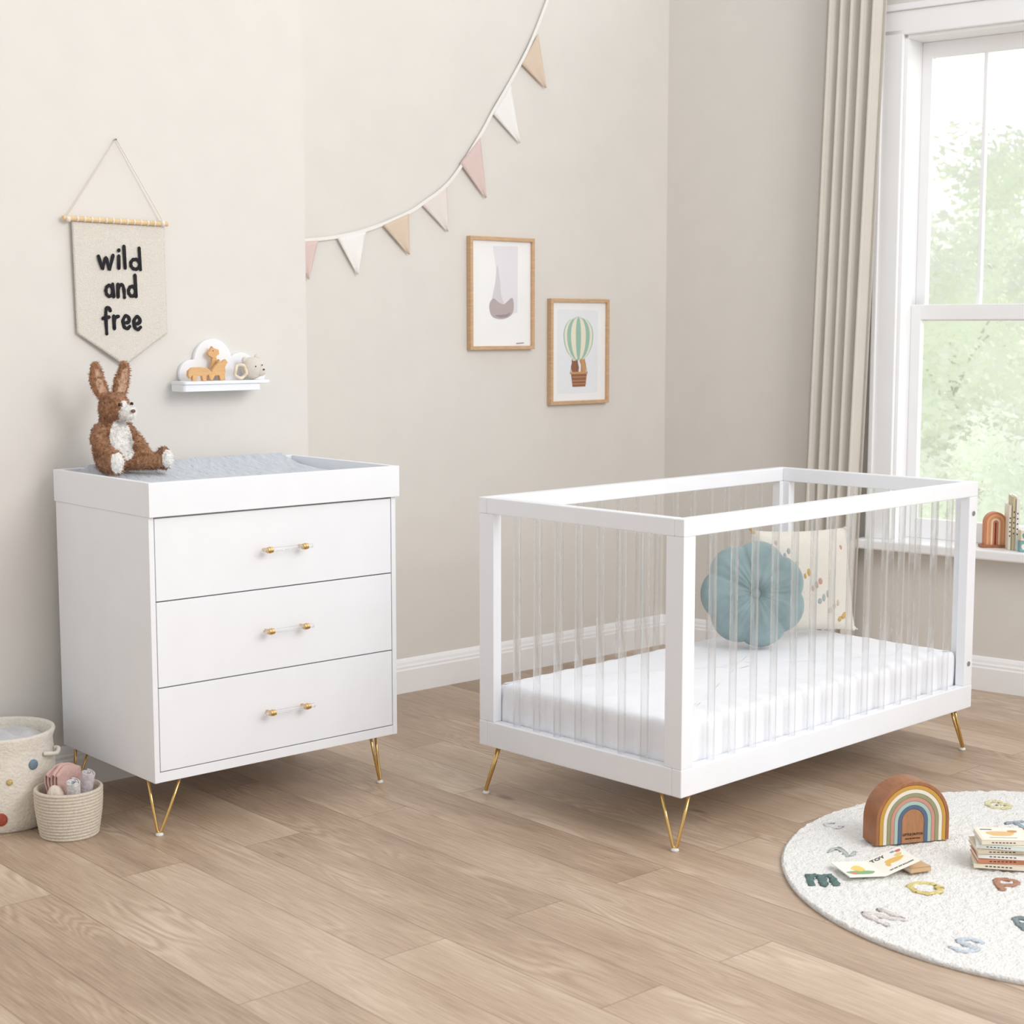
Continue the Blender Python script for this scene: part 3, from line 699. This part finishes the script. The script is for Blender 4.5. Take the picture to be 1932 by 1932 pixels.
# ------------------------------------------------------------ baskets
rope_m = M('cream_rope', (230, 219, 202), .95, bump=1, bscale=350, var=.08, vscale=120)
felt_m = M('cream_felt', (234, 227, 215), .98, bump=1, bscale=120, var=.05, vscale=60, sheen=.3)
sb = thing('rope_basket', 'small cream coiled rope basket in front of the larger spotted basket', 'basket', (1.915, 4.05, 0))
pr = [(.001, .0)]; n = 15; R_ = lambda z: .077+.014*sin(min(1, z/.135)*PI*.55)
for i in range(n*6+1):
    z = .135*i/(n*6); pr.append((R_(z)+.0032*abs(sin(PI*i/6)), z))
inner = [(R_(.135)-.006, .135)]+[(R_(z)-.007, z) for z in (.12, .08, .04, .01)]+[(.001, .008)]
MB().lathe(pr+inner, 56).build('body', rope_m, sb, smooth='all')
def roll(name, label, loc, axis, L, mat, R=.02, turns=3.2, th=.0026, group=None):
    m = MB(); N_ = int(turns*20); vs = []
    for i in range(N_+1):
        a = 2*PI*turns*i/N_; r = .004+(R-.004)*i/N_
        for rr, w_ in ((r, -L/2), (r+th, -L/2), (r+th, L/2), (r, L/2)): vs.append((rr*cos(a), rr*sin(a), w_+.002*sin(a*1.3)))
    m.add(vs, [(i*4+j, i*4+(j+1) % 4, (i+1)*4+(j+1) % 4, (i+1)*4+j) for i in range(N_) for j in range(4)]+[(0, 1, 2, 3), (N_*4+3, N_*4+2, N_*4+1, N_*4)])
    q = Vector((0, 0, 1)).rotation_difference(Vector(axis).normalized())
    o = m.build(name, mat, smooth=True, loc=loc); o.rotation_mode = 'QUATERNION'; o.rotation_quaternion = q
    return tag(o, label, 'cloth', group)
cl_pat = M('patterned_muslin', (228, 223, 223), .95, bump=.6, bscale=300, var=.3, vscale=110)
cl_lil = M('lilac_muslin', (220, 211, 214), .95, bump=.6, bscale=300, var=.2, vscale=80)
pinkc = M('dusty_pink_cloth', (214, 176, 168), .95, bump=.9, bscale=120, var=.05, sheen=.3)
oatc = M('oat_cloth', (228, 212, 196), .95, bump=.9, bscale=120, sheen=.3)
roll('rolled_cloth', 'grey patterned rolled cloth at the front of the small rope basket', (1.907, 4.003, .125), (-.15, -.30, .9), .080, cl_pat, .018)
roll('rolled_cloth', 'pale lilac rolled cloth at the right of the small rope basket', (1.957, 4.028, .130), (.05, -.25, .9), .09, cl_lil, .018)
def heap(name, label, loc, sx, sy, sz, mat, seed, rot=0):
    def fn(u, v):
        a = u*2*PI; r = v; x = sx*r*cos(a); y = sy*r*sin(a)
        z = sz*math.sqrt(max(0, 1-r**2.5))+(.25*sz)*noise.noise(Vector((x*22+seed, y*22, seed)))*(1-r**6)+.12*sz*sin(x*90+seed)*(1-r**2)
        return (x*(1+.06*sin(a*5+seed)), y, z)
    m = MB().grid(fn, 64, 20); m.grid(lambda u, v: (sx*v*cos(u*2*PI)*(1+.06*sin(u*10*PI+seed)), sy*v*sin(u*2*PI), -.03*math.sqrt(max(0, 1-v*v))), 64, 6)
    return tag(m.build(name, mat, smooth='all', loc=loc, rotz=rot), label, 'cloth')
def folded(name, label, loc, rot, W, H, mat, folds=3, tilt=0, g=.010):
    line = []
    for i in range(folds):
        x = (i-(folds-1)/2)*g; dh = .006*sin(i*2.1)
        seq = [(x-g*.25, -H*.5), (x-g*.28, H*.35), (x-g*.2, H*.48+dh), (x, H*.52+dh), (x+g*.2, H*.48+dh), (x+g*.28, H*.35), (x+g*.25, -H*.5)]
        line += seq
    sm = smoothline([(a, 0, b) for a, b in line], 4); m = MB(); vs = []
    nW = 20
    for i, p in enumerate(sm):
        for j in range(nW+1):
            w_ = (j/nW-.5)*W; k_ = 1-.30*abs(j/nW-.5)**2*4*(p.z > 0)
            vs.append((p.x+.006*noise.noise(Vector((w_*30, p.z*24, 2))), w_, p.z*k_+.006*noise.noise(Vector((w_*22, 1, p.x*40)))))
    m.add(vs, [(i*(nW+1)+j, i*(nW+1)+j+1, (i+1)*(nW+1)+j+1, (i+1)*(nW+1)+j) for i in range(len(sm)-1) for j in range(nW)])
    o = m.build(name, mat, smooth='all', loc=loc); o.rotation_euler = (0, tilt, rot); q = o.modifiers.new('s', 'SOLIDIFY'); q.thickness = .003
    return tag(o, label, 'cloth')
folded('folded_cloth', 'dusty pink folded cloth standing at the back of the rope basket', (1.918, 4.082, .136), rad(118), .105, .095, pinkc, 4, tilt=rad(4), g=.011)
heap('crumpled_cloth', 'oat coloured cloth tucked at the left rim of the rope basket', (1.866, 4.026, .118), .020, .024, .03, oatc, 7.7, .8)
bx_, by_ = 1.83, 4.285
bb = thing('storage_basket', 'large cream felt basket with coloured pompom dots beside the dresser', 'basket', (bx_, by_, 0))
pr = [(.001, 0), (.128, 0), (.138, .008)]+[(.14+.006*sin(z*14), z) for z in (.04, .08, .12, .16, .2, .24)]+[(.147, .262), (.145, .269), (.139, .269), (.135, .262), (.134, .1), (.128, .012), (.001, .012)]
MB().lathe(pr, 64).build('body', felt_m, bb, smooth='all')
fa = math.atan2(-FW.y, -FW.x)
dots = ((.018, .205, (184, 108, 72), .019), (.115, .188, (136, 158, 176), .015), (.060, .150, (228, 200, 140), .009), (.034, .045, (182, 92, 72), .019), (-.045, .12, (200, 140, 110), .015), (-.09, .20, (136, 158, 176), .015), (-.10, .06, (182, 92, 72), .014))
for off, z, rgb, r in dots:
    an = fa+math.asin(off/.145); m = MB()
    rot = Matrix.Rotation(an, 3, 'Z'); rr = .1405+.006*sin(z*14)
    m.ball((rr*cos(an), rr*sin(an), z), (.007, r, r*1.0), rot=rot, n=16, m=10)
    m.build('pompom_dot', M('dot', rgb, 1, bump=1, bscale=500, var=.2, vscale=200), bb, smooth='all')
an = fa+rad(82); c = Vector((.145*cos(an), .145*sin(an), .21)); tn = Vector((-sin(an), cos(an), 0)); on = Vector((cos(an), sin(an), 0))
MB().tube(smoothline([c-tn*.035-on*.004, c-tn*.03+on*.01, c+on*.018-UP*.006, c+tn*.03+on*.01, c+tn*.035-on*.004], 5), .006, 8).build('handle', felt_m, bb, smooth='all')
greyb = M('grey_blanket', (206, 206, 208), .95, bump=.9, bscale=90, sheen=.3)
heap('blanket', 'pale grey blanket filling the large felt basket', (bx_, by_, .215), .125, .125, .045, greyb, 1.3)

# ------------------------------------------------------------ rug
rc_ = FW*3.93+RT*1.45; RR = .745
rug = thing('round_rug', 'round white tufted rug scattered with coloured letters', 'rug', (rc_.x, rc_.y, 0))
rug_m = M('white_tufted_rug', (247, 245, 241), 1, bump=1, bscale=150, var=.05, vscale=150, sheen=.2, bdist=.009)
def rugz(x, y, r): return .0125+.005*noise.noise(Vector((x*66, y*66, 0)))+.002*noise.noise(Vector((x*14, y*14, 5)))
def rf(u, v):
    a = u*2*PI; r = RR*v; x, y = r*cos(a), r*sin(a); return (x, y, rugz(x, y, v))
m = MB(); m.grid(rf, 480, 130)
vs = []; NR = 480
for i in range(NR):
    a = 2*PI*i/NR; w_ = 1+.004*noise.noise(Vector((cos(a)*60, sin(a)*60, 0)))
    x, y = RR*cos(a), RR*sin(a)
    vs += [(x, y, rugz(x, y, 1)), (x*1.008*w_, y*1.008*w_, .008), (x*1.004, y*1.004, .0005)]
m.add(vs, [(i*3+j, i*3+j+1, ((i+1) % NR)*3+j+1, ((i+1) % NR)*3+j) for i in range(NR) for j in (0, 1)])
m.build('pile', rug_m, rug, smooth='all')
AL = {'m': [[(0, 0), (0, 1)], [(0, .6), (.12, .95), (.32, .95), (.42, .6), (.42, 0)], [(.42, .6), (.55, .95), (.75, .95), (.85, .6), (.85, 0)]], 'O': [ell(.45, .5, .45, .45)], 'P': [[(0, 0), (0, 1), (.5, .98), (.65, .75), (.5, .5), (0, .45)]],
 'N': [[(0, 0), (0, 1), (.7, 0), (.7, 1)]], 'S': [[(.65, .9), (.3, 1), (.05, .75), (.35, .52), (.65, .28), (.35, 0), (0, .12)]], 'G': [[(.75, .85), (.4, 1), (.05, .65), (.1, .2), (.45, 0), (.8, .15), (.8, .5), (.5, .5)]],
 'C': [[(.7, .85), (.35, 1), (.03, .6), (.1, .15), (.45, 0), (.72, .15)]], 'Z': [[(0, 1), (.7, 1), (0, 0), (.7, 0)]], 'T': [[(0, 1), (.8, 1)], [(.4, 1), (.4, 0)]], 'R': [[(0, 0), (0, 1), (.5, .95), (.55, .6), (0, .5)], [(.2, .5), (.6, 0)]]}
def rugletter(ch, px, py, size, rot, rgb, w_=.0085):
    c = at_z(px, py, .016)-Vector((rc_.x, rc_.y, 0)); m = MB()
    ca, sa = cos(rot), sin(rot)
    for st in AL[ch]:
        pts = []
        for u, v in st:
            u2, v2 = (u-.4)*size, (v-.5)*size
            q = RT*(u2*ca-v2*sa)+FW*(u2*sa+v2*ca); pts.append(Vector((c.x+q.x, c.y+q.y, .0155)))
        sm = smoothline(pts, 5) if ch not in 'MNZT' else smoothline(pts, 3)
        n0 = len(m.v); m.tube(sm, w_, 10)
        for e in (pts[0], pts[-1]): m.ball(e, w_, n=8, m=6)
        for i in range(n0, len(m.v)):
            v = m.v[i]; d = noise.noise(v*200)*.006; m.v[i] = Vector((v.x+d, v.y-d, .0136+(v.z-.0155)*.36+d*.4))
    m.build('tufted_letter', M('letter_tuft', rgb, 1, bump=1, bscale=400, var=.25, vscale=200), rug, smooth='all')
rugletter('m', 1550, 1659, .070, -.05, (104, 130, 126), .0095); rugletter('O', 1742, 1674, .082, 0, (234, 214, 146)); rugletter('P', 1908, 1668, .072, -.1, (194, 146, 122))
rugletter('N', 1668, 1727, .080, .5, (236, 224, 220)); rugletter('S', 1828, 1782, .080, -.5, (214, 223, 231)); rugletter('Z', 1590, 1605, .055, .9, (200, 208, 200), .006)
rugletter('G', 1880, 1517, .07, .2, (240, 226, 182)); rugletter('C', 1572, 1556, .05, .6, (230, 227, 232), .006); rugletter('T', 1925, 1556, .06, .3, (178, 190, 202)); rugletter('R', 1946, 1742, .07, 0, (140, 152, 154))

# ------------------------------------------------------------ rainbow toy
RZ = .0185
ro = at_z(1652, 1596, RZ); re = at_z(1790, 1583, RZ); dv = (re-ro); wd = dv.length; yaw = math.atan2(dv.y, dv.x)
rain = thing('stacking_rainbow', 'large wooden rainbow stacking toy standing on the white rug', 'wooden toy', (ro.x, ro.y, RZ-.001), yaw)
Rg = wd/2; legh = .060; dep = .074; tk = .0110
cols = [None, (200, 152, 66), (230, 222, 206), (150, 148, 112), (198, 146, 128), (168, 192, 182), (86, 104, 130)]; nr = len(cols)
def arch(R1, R2, y0, y1, cx, lh=legh, n=28):
    o = [(cx+R1, 0)]+[(cx+R1*cos(PI*i/n), lh+R1*sin(PI*i/n)) for i in range(n+1)]+[(cx-R1, 0)]
    i_ = [(cx-R2, 0)]+[(cx-R2*cos(PI*i/n), lh+R2*sin(PI*i/n)) for i in range(n+1)]+[(cx+R2, 0)]
    m = MB(); k = len(o)
    vs = [(u, y0, v) for u, v in o]+[(u, y0, v) for u, v in i_[::-1]]+[(u, y1, v) for u, v in o]+[(u, y1, v) for u, v in i_[::-1]]
    fs = []
    for j in range(k-1): fs += [(j, j+1, k+j+1, k+j), (2*k+j, 3*k+j, 3*k+j+1, 2*k+j+1), (j, 2*k+j, 2*k+j+1, j+1), (k+j, k+j+1, 3*k+j+1, 3*k+j)]
    fs += [(0, k, 3*k, 2*k), (k-1, 3*k-1, 4*k-1, 2*k-1)]
    m.add(vs, fs); return m
for i in range(nr):
    R1 = Rg-i*tk; R2 = R1-tk+.0006
    arch(R1, R2, 0, dep, Rg).build('arch', rainwood_m if cols[i] is None else M('arch_paint', cols[i], .6, var=.03), rain, smooth=True, bevel=.0015 if i == 0 else .0008)
R1 = Rg-nr*tk; n = 20
MB().prism([(Rg-R1, 0)]+[(Rg-R1*cos(PI*i/n), legh+R1*sin(PI*i/n)) for i in range(n+1)]+[(Rg+R1, 0)], .0, dep).build('core', M('core_beech', (172, 122, 84), .5, var=.12, vscale=25, stretch=(4, 1, 1)), rain, bevel=.001, smooth=True)
FM = lambda x, y, z: Matrix.Translation((x, y, z)) @ Matrix.Rotation(PI/2, 4, 'X')
dk = M('printed_ink', (52, 40, 36), .7)
text_part('lettering', 'LITTLE DUTCH', .0090, dk, rain, FM(Rg, -.0008, .024), .00012); text_part('lettering', 'enjoy the little things', .0054, dk, rain, FM(Rg, -.0008, .013))

# ------------------------------------------------------------ books
page_m = M('page_edges', (242, 237, 226), .8); 
def book(label, loc, yaw, W, D, H, rgb, group=None, name='board_book'):
    r = thing(name, label, 'book', loc, yaw, group)
    cm = M('book_cover', rgb, .5, var=.02)
    m = MB(); c = .0016; m.box(-W/2, W/2, -D/2, -D/2+c, 0, H); m.box(-W/2, W/2, -D/2, D/2, 0, c); m.box(-W/2, W/2, -D/2, D/2, H-c, H)
    m.build('cover', cm, r, bevel=.0006)
    MB().box(-W/2+.002, W/2-.002, -D/2+c, D/2-.002, c, H-c).build('pages', page_m, r)
    return r
def top_art(r, items):
    for pts, rgb, z in items:
        m = MB(); m.prism(pts, z, z+.0004, lambda u, v, w: (u, v, w)); m.build('cover_art', M('cover_print', rgb, .6), r)
def blob(cx, cy, a, b, n=14, k=.15, s=0): return [(cx+a*(1+k*sin(3*t+s))*cos(t), cy+b*(1+k*cos(2*t+s))*sin(t)) for t in [2*PI*i/n for i in range(n)]]
st0 = FW*4.005+RT*1.275; ya = math.atan2(RT.y, RT.x)-rad(8)
heights = [.0135, .0125, .012, .0125, .0115, .0125]; z = .0190
covs = [(240, 228, 206), (206, 134, 104), (243, 239, 230), (216, 200, 176), (228, 232, 226), (238, 226, 204)]
lbs = ['cream board book at the bottom of the stack on the rug', 'terracotta board book second from the bottom of the rug stack', 'white board book third from the bottom of the rug stack', 'beige board book fourth from the bottom of the rug stack', 'pale green board book just under the top one of the stack', 'cream picture board book on top of the stack on the rug']
for i in range(6):
    off = RT*((i % 3-1)*.004-(.005 if i > 3 else 0))+FW*((i % 2)*.004)
    w_ = .142 if i < 4 else .128
    r = book(lbs[i], (st0.x+off.x, st0.y+off.y, z), ya+rad((-4, 3, -2, 5, -6, 4)[i]), w_, .11, heights[i], covs[i], 'board books stacked on the rug')
    m = MB()
    for j in range(7): m.box(-w_*.3+j*w_*.07, -w_*.3+j*w_*.07+w_*.045, -.0554, -.0549, heights[i]*.40, heights[i]*.60)
    m.build('spine_print', dk, r)
    z += heights[i]+.0004
    last = r; lastH = heights[i]
top_art(last, [([(-.058, -.050), (.058, -.050), (.058, .050), (-.058, .050)], (240, 234, 220), lastH), (blob(-.005, .0, .035, .022), (226, 186, 124), lastH+.0004), (blob(.03, .02, .012, .01), (200, 150, 90), lastH+.0008), ([(-.05, .03), (-.02, .03), (-.02, .036), (-.05, .036)], (90, 80, 70), lastH+.0004), ([(-.04, -.035), (.03, -.035), (.03, -.031), (-.04, -.031)], (150, 170, 150), lastH+.0004)])
ob0 = at_z(1652, 1640, .02); oy = ya+rad(22); od = Vector((cos(oy), sin(oy), 0))
cb0 = ob0+od*.098
und = book('small tan edged board book lying under the open book on the rug', (cb0.x, cb0.y, .0190), oy+rad(6), .062, .095, .013, (206, 170, 130))
ob = thing('open_board_book', 'open picture board book with yellow animal lying on the rug', 'book', (ob0.x, ob0.y, .0200), oy)
pg = M('board_page', (246, 243, 232), .55)
def leaf(sgn, ang, name, arts, w_=.100, h_=.112):
    m = MB(); m.box(0, w_, -h_/2, h_/2, 0, .0032); mt_ = Matrix.Rotation(-ang, 4, 'Y')
    if sgn < 0: mt_ = Matrix.Scale(-1, 4, (1, 0, 0)) @ mt_
    m.xf(mt_); o = m.build(name, pg, ob, bevel=.0006)
    for pts, rgb, z in arts:
        q = MB(); q.prism(pts, .0032+z, .0036+z, lambda u, v, w: (u, v, w)); q.xf(mt_); q.build('illustration', M('page_print', rgb, .6), o)
    return o, mt_
yl = (232, 190, 100)
o1, m1 = leaf(1, rad(19), 'page', [(blob(.055, .0, .026, .014, s=1), yl, 0), (blob(.077, .018, .010, .009), (238, 200, 124), .0002), (blob(.033, -.012, .006, .012), yl, .0001), (blob(.086, .037, .008, .008), (212, 112, 102), 0), (blob(.072, .042, .006, .006), (124, 160, 194), 0)])
o2, m2 = leaf(-1, rad(3), 'page', [(blob(.055, -.03, .038, .016), (134, 176, 126), 0), (blob(.05, .0, .018, .02, s=2), (240, 206, 110), .0002), (blob(.076, -.035, .01, .008), (220, 130, 104), .0003)])
text_part('lettering', 'TOY', .020, dk, o1, m1 @ Matrix.Translation((.026, .037, .0038)), .0003)
text_part('lettering', 'GO GO GO BALLOON', .0068, dk, o1, m1 @ Matrix.Translation((.055, -.043, .0038)))

# ------------------------------------------------------------ things on the window sill
def sillpt(px, o): s, _ = at_w(px, 1000, o); p = WC+WD*s+WO*o; return s, p
ZS = Z0+.0005
s_, p_ = sillpt(1877, .02)
srw = thing('sill_rainbow', 'terracotta wooden rainbow standing on the window sill by the books', 'wooden toy', (p_.x, p_.y, ZS), ya+rad(8))
MB().box(-.055, .05, -.02, .03, 0, .01).build('base', rainwood_m, srw, bevel=.001)
scol = [(200, 130, 90), (226, 172, 124), (212, 148, 108), (236, 206, 172), (192, 118, 86)]
for i in range(5):
    a = arch(.042-i*.008, .042-i*.008-.0076, -.01, .022, 0, .085, 20); a.xf(Matrix.Translation((0, 0, .01))); a.build('arch', M('sill_arch', scol[i], .6), srw, smooth=True)
for i, (px, rgb, h_, lb, w_) in enumerate(((1901, (238, 230, 214), .170, 'cream book standing next to the sill rainbow', .011), (1908, (206, 192, 156), .205, 'tallest ochre spined book standing on the window sill', .012), (1915, (238, 236, 230), .198, 'white spined book standing nearest the teal block on the sill', .012))):
    s_, p_ = sillpt(px, .02)
    r = thing('upright_book', lb, 'book', (p_.x, p_.y, ZS), ya, 'books standing on the window sill')
    m = MB(); m.box(-w_/2, w_/2, -.05, -.048, 0, h_); m.box(-w_/2, -w_/2+.0016, -.05, .05, 0, h_); m.box(w_/2-.0016, w_/2, -.05, .05, 0, h_)
    m.build('cover', M('spine', rgb, .6), r, bevel=.0008); MB().box(-w_/2+.0018, w_/2-.0018, -.047, .048, .003, h_-.003).build('pages', page_m, r)
    m = MB()
    for j in range(5): m.box(-w_*.18, w_*.18, -.0506, -.0502, h_*(.3+.1*j), h_*(.3+.1*j)+.006)
    m.build('spine_print', dk, r)
for k_, (px, z_, rgb, lb) in enumerate(((1931, 0, (130, 174, 174), 'teal toy block on the sill beside the white spined book'), (1931, .042, (228, 220, 198), 'small pale block on top of the teal block on the sill'))):
    s_, p_ = sillpt(px, -.035)
    r = thing('toy_block', lb, 'toy block', (p_.x, p_.y, ZS+z_), ya+rad(5+8*k_))
    MB().box(-.016, .016, -.016, .016, 0, .0415).build('cube_body', M('block', rgb, .6), r, bevel=.003, seg=3)
    m = MB().prism(blob(0, .02, .010, .012, k=.1), -.0166, -.0161); m.build('painted_face', M('block_face', (240, 236, 224) if k_ == 0 else (110, 150, 160), .6), r)

# ------------------------------------------------------------ outside
grass_m = M('lawn', (216, 222, 205), 1, var=.15, vscale=3)
struct(MB().box(5.5, 60, -10, 60, -.5, -.45).build('ground', grass_m, loc=(1.2, 0, 0)))
def glow_leaf_mat(name, rgb, em):
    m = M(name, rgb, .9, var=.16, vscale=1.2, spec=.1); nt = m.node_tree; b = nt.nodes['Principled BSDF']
    b.inputs['Emission Color'].default_value = col(rgb); b.inputs['Emission Strength'].default_value = em  # emission added so the leaves glow like hazy, overexposed foliage
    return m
lf = [glow_leaf_mat('leaf_pale_glow', (228, 232, 224), .48), glow_leaf_mat('leaf_mid_glow', (210, 215, 202), .42), glow_leaf_mat('leaf_fresh_glow', (218, 224, 211), .42)]
bark_m = M('bark', (222, 220, 212), .9, bump=.8, bscale=30)
def tree(px, dist, h, r, seed, mat, label, n=9000, cz=.55, ls=.045):
    rnd = random.Random(seed); d = ray(px, 620); d.z = 0; d.normalize(); p = d*dist
    t_ = thing('garden_tree', label, 'tree', (p.x, p.y, -.45), 0, None)
    m = MB(); m.tube([(0, 0, 0), (.03, 0, h*.4), (0, .03, h*.75)], [.06, .04, .012], 10)
    for i in range(6):
        a = i*1.05; m.tube([(0, 0, h*(.3+.05*i)), (r*.3*cos(a), r*.3*sin(a), h*(.42+.05*i)), (r*.5*cos(a), r*.5*sin(a), h*(.48+.05*i))], [.016, .010, .004], 6)
    m.build('trunk', bark_m, t_)
    cl_ = []
    for i in range(80):
        q = rnd.uniform(-1, 1); a = rnd.uniform(0, 2*PI); rr = rnd.uniform(.2, .74); k = math.sqrt(1-q*q)
        cl_.append((Vector((r*rr*k*cos(a), r*rr*k*sin(a), h*cz+h*(1-cz)*rr*q*(1.15 if q > 0 else 1.4))), rnd.uniform(.16, .26)*r))
    f = MB()
    for i in range(n):
        c, cr_ = cl_[i % len(cl_)]; g = Vector((rnd.gauss(0, 1), rnd.gauss(0, 1), rnd.gauss(0, 1))).normalized()*cr_*rnd.uniform(.5, 1)
        q = c+g; u = Vector((rnd.gauss(0, 1), rnd.gauss(0, 1), rnd.gauss(0, 1))).normalized(); w_ = u.orthogonal().normalized(); s = rnd.uniform(.6, 1.3)*ls
        f.add([q-u*s, q+w_*s*.55, q+u*s, q-w_*s*.55], [(0, 1, 2, 3)])
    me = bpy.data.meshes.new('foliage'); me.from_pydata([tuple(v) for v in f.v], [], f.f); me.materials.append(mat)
    o = bpy.data.objects.new('foliage', me); COL.objects.link(o); o.parent = t_
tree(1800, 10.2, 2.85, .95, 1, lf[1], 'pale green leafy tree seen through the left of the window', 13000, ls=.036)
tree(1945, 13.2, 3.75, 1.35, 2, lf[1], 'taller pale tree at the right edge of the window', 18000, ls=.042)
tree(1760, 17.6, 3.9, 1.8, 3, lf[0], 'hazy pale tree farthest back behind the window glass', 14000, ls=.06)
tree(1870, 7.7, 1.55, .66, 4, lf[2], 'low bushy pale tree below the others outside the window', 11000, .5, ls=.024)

# ------------------------------------------------------------ light
wd_ = bpy.data.worlds.new('world'); S.world = wd_; wd_.use_nodes = True; nt = wd_.node_tree; bg = nt.nodes['Background']
tc = nt.nodes.new('ShaderNodeTexCoord'); sp_ = nt.nodes.new('ShaderNodeSeparateXYZ'); mr = nt.nodes.new('ShaderNodeMapRange')
nt.links.new(tc.outputs['Generated'], sp_.inputs[0]); nt.links.new(sp_.outputs['X'], mr.inputs['Value'])
mr.inputs['From Min'].default_value = .2; mr.inputs['From Max'].default_value = .85; mr.inputs['To Min'].default_value = .74; mr.inputs['To Max'].default_value = 2.6
nt.links.new(mr.outputs[0], bg.inputs['Strength']); bg.inputs['Color'].default_value = (.98, .99, 1, 1)
def area(name, loc, tgt, size, e, c=(1, 1, 1)):
    l = bpy.data.lights.new(name, 'AREA'); l.shape = 'SQUARE'; l.size = size; l.energy = e; l.color = c
    o = bpy.data.objects.new(name, l); COL.objects.link(o); o.location = loc; o.rotation_euler = (Vector(tgt)-Vector(loc)).to_track_quat('-Z', 'Y').to_euler()
area('added_soft_light', (3.6, -1.2, 3.6), (3.0, 3.8, .6), 2.3, 128, (1, .99, .98))  # unseen area lamp added to light the room softly from camera right
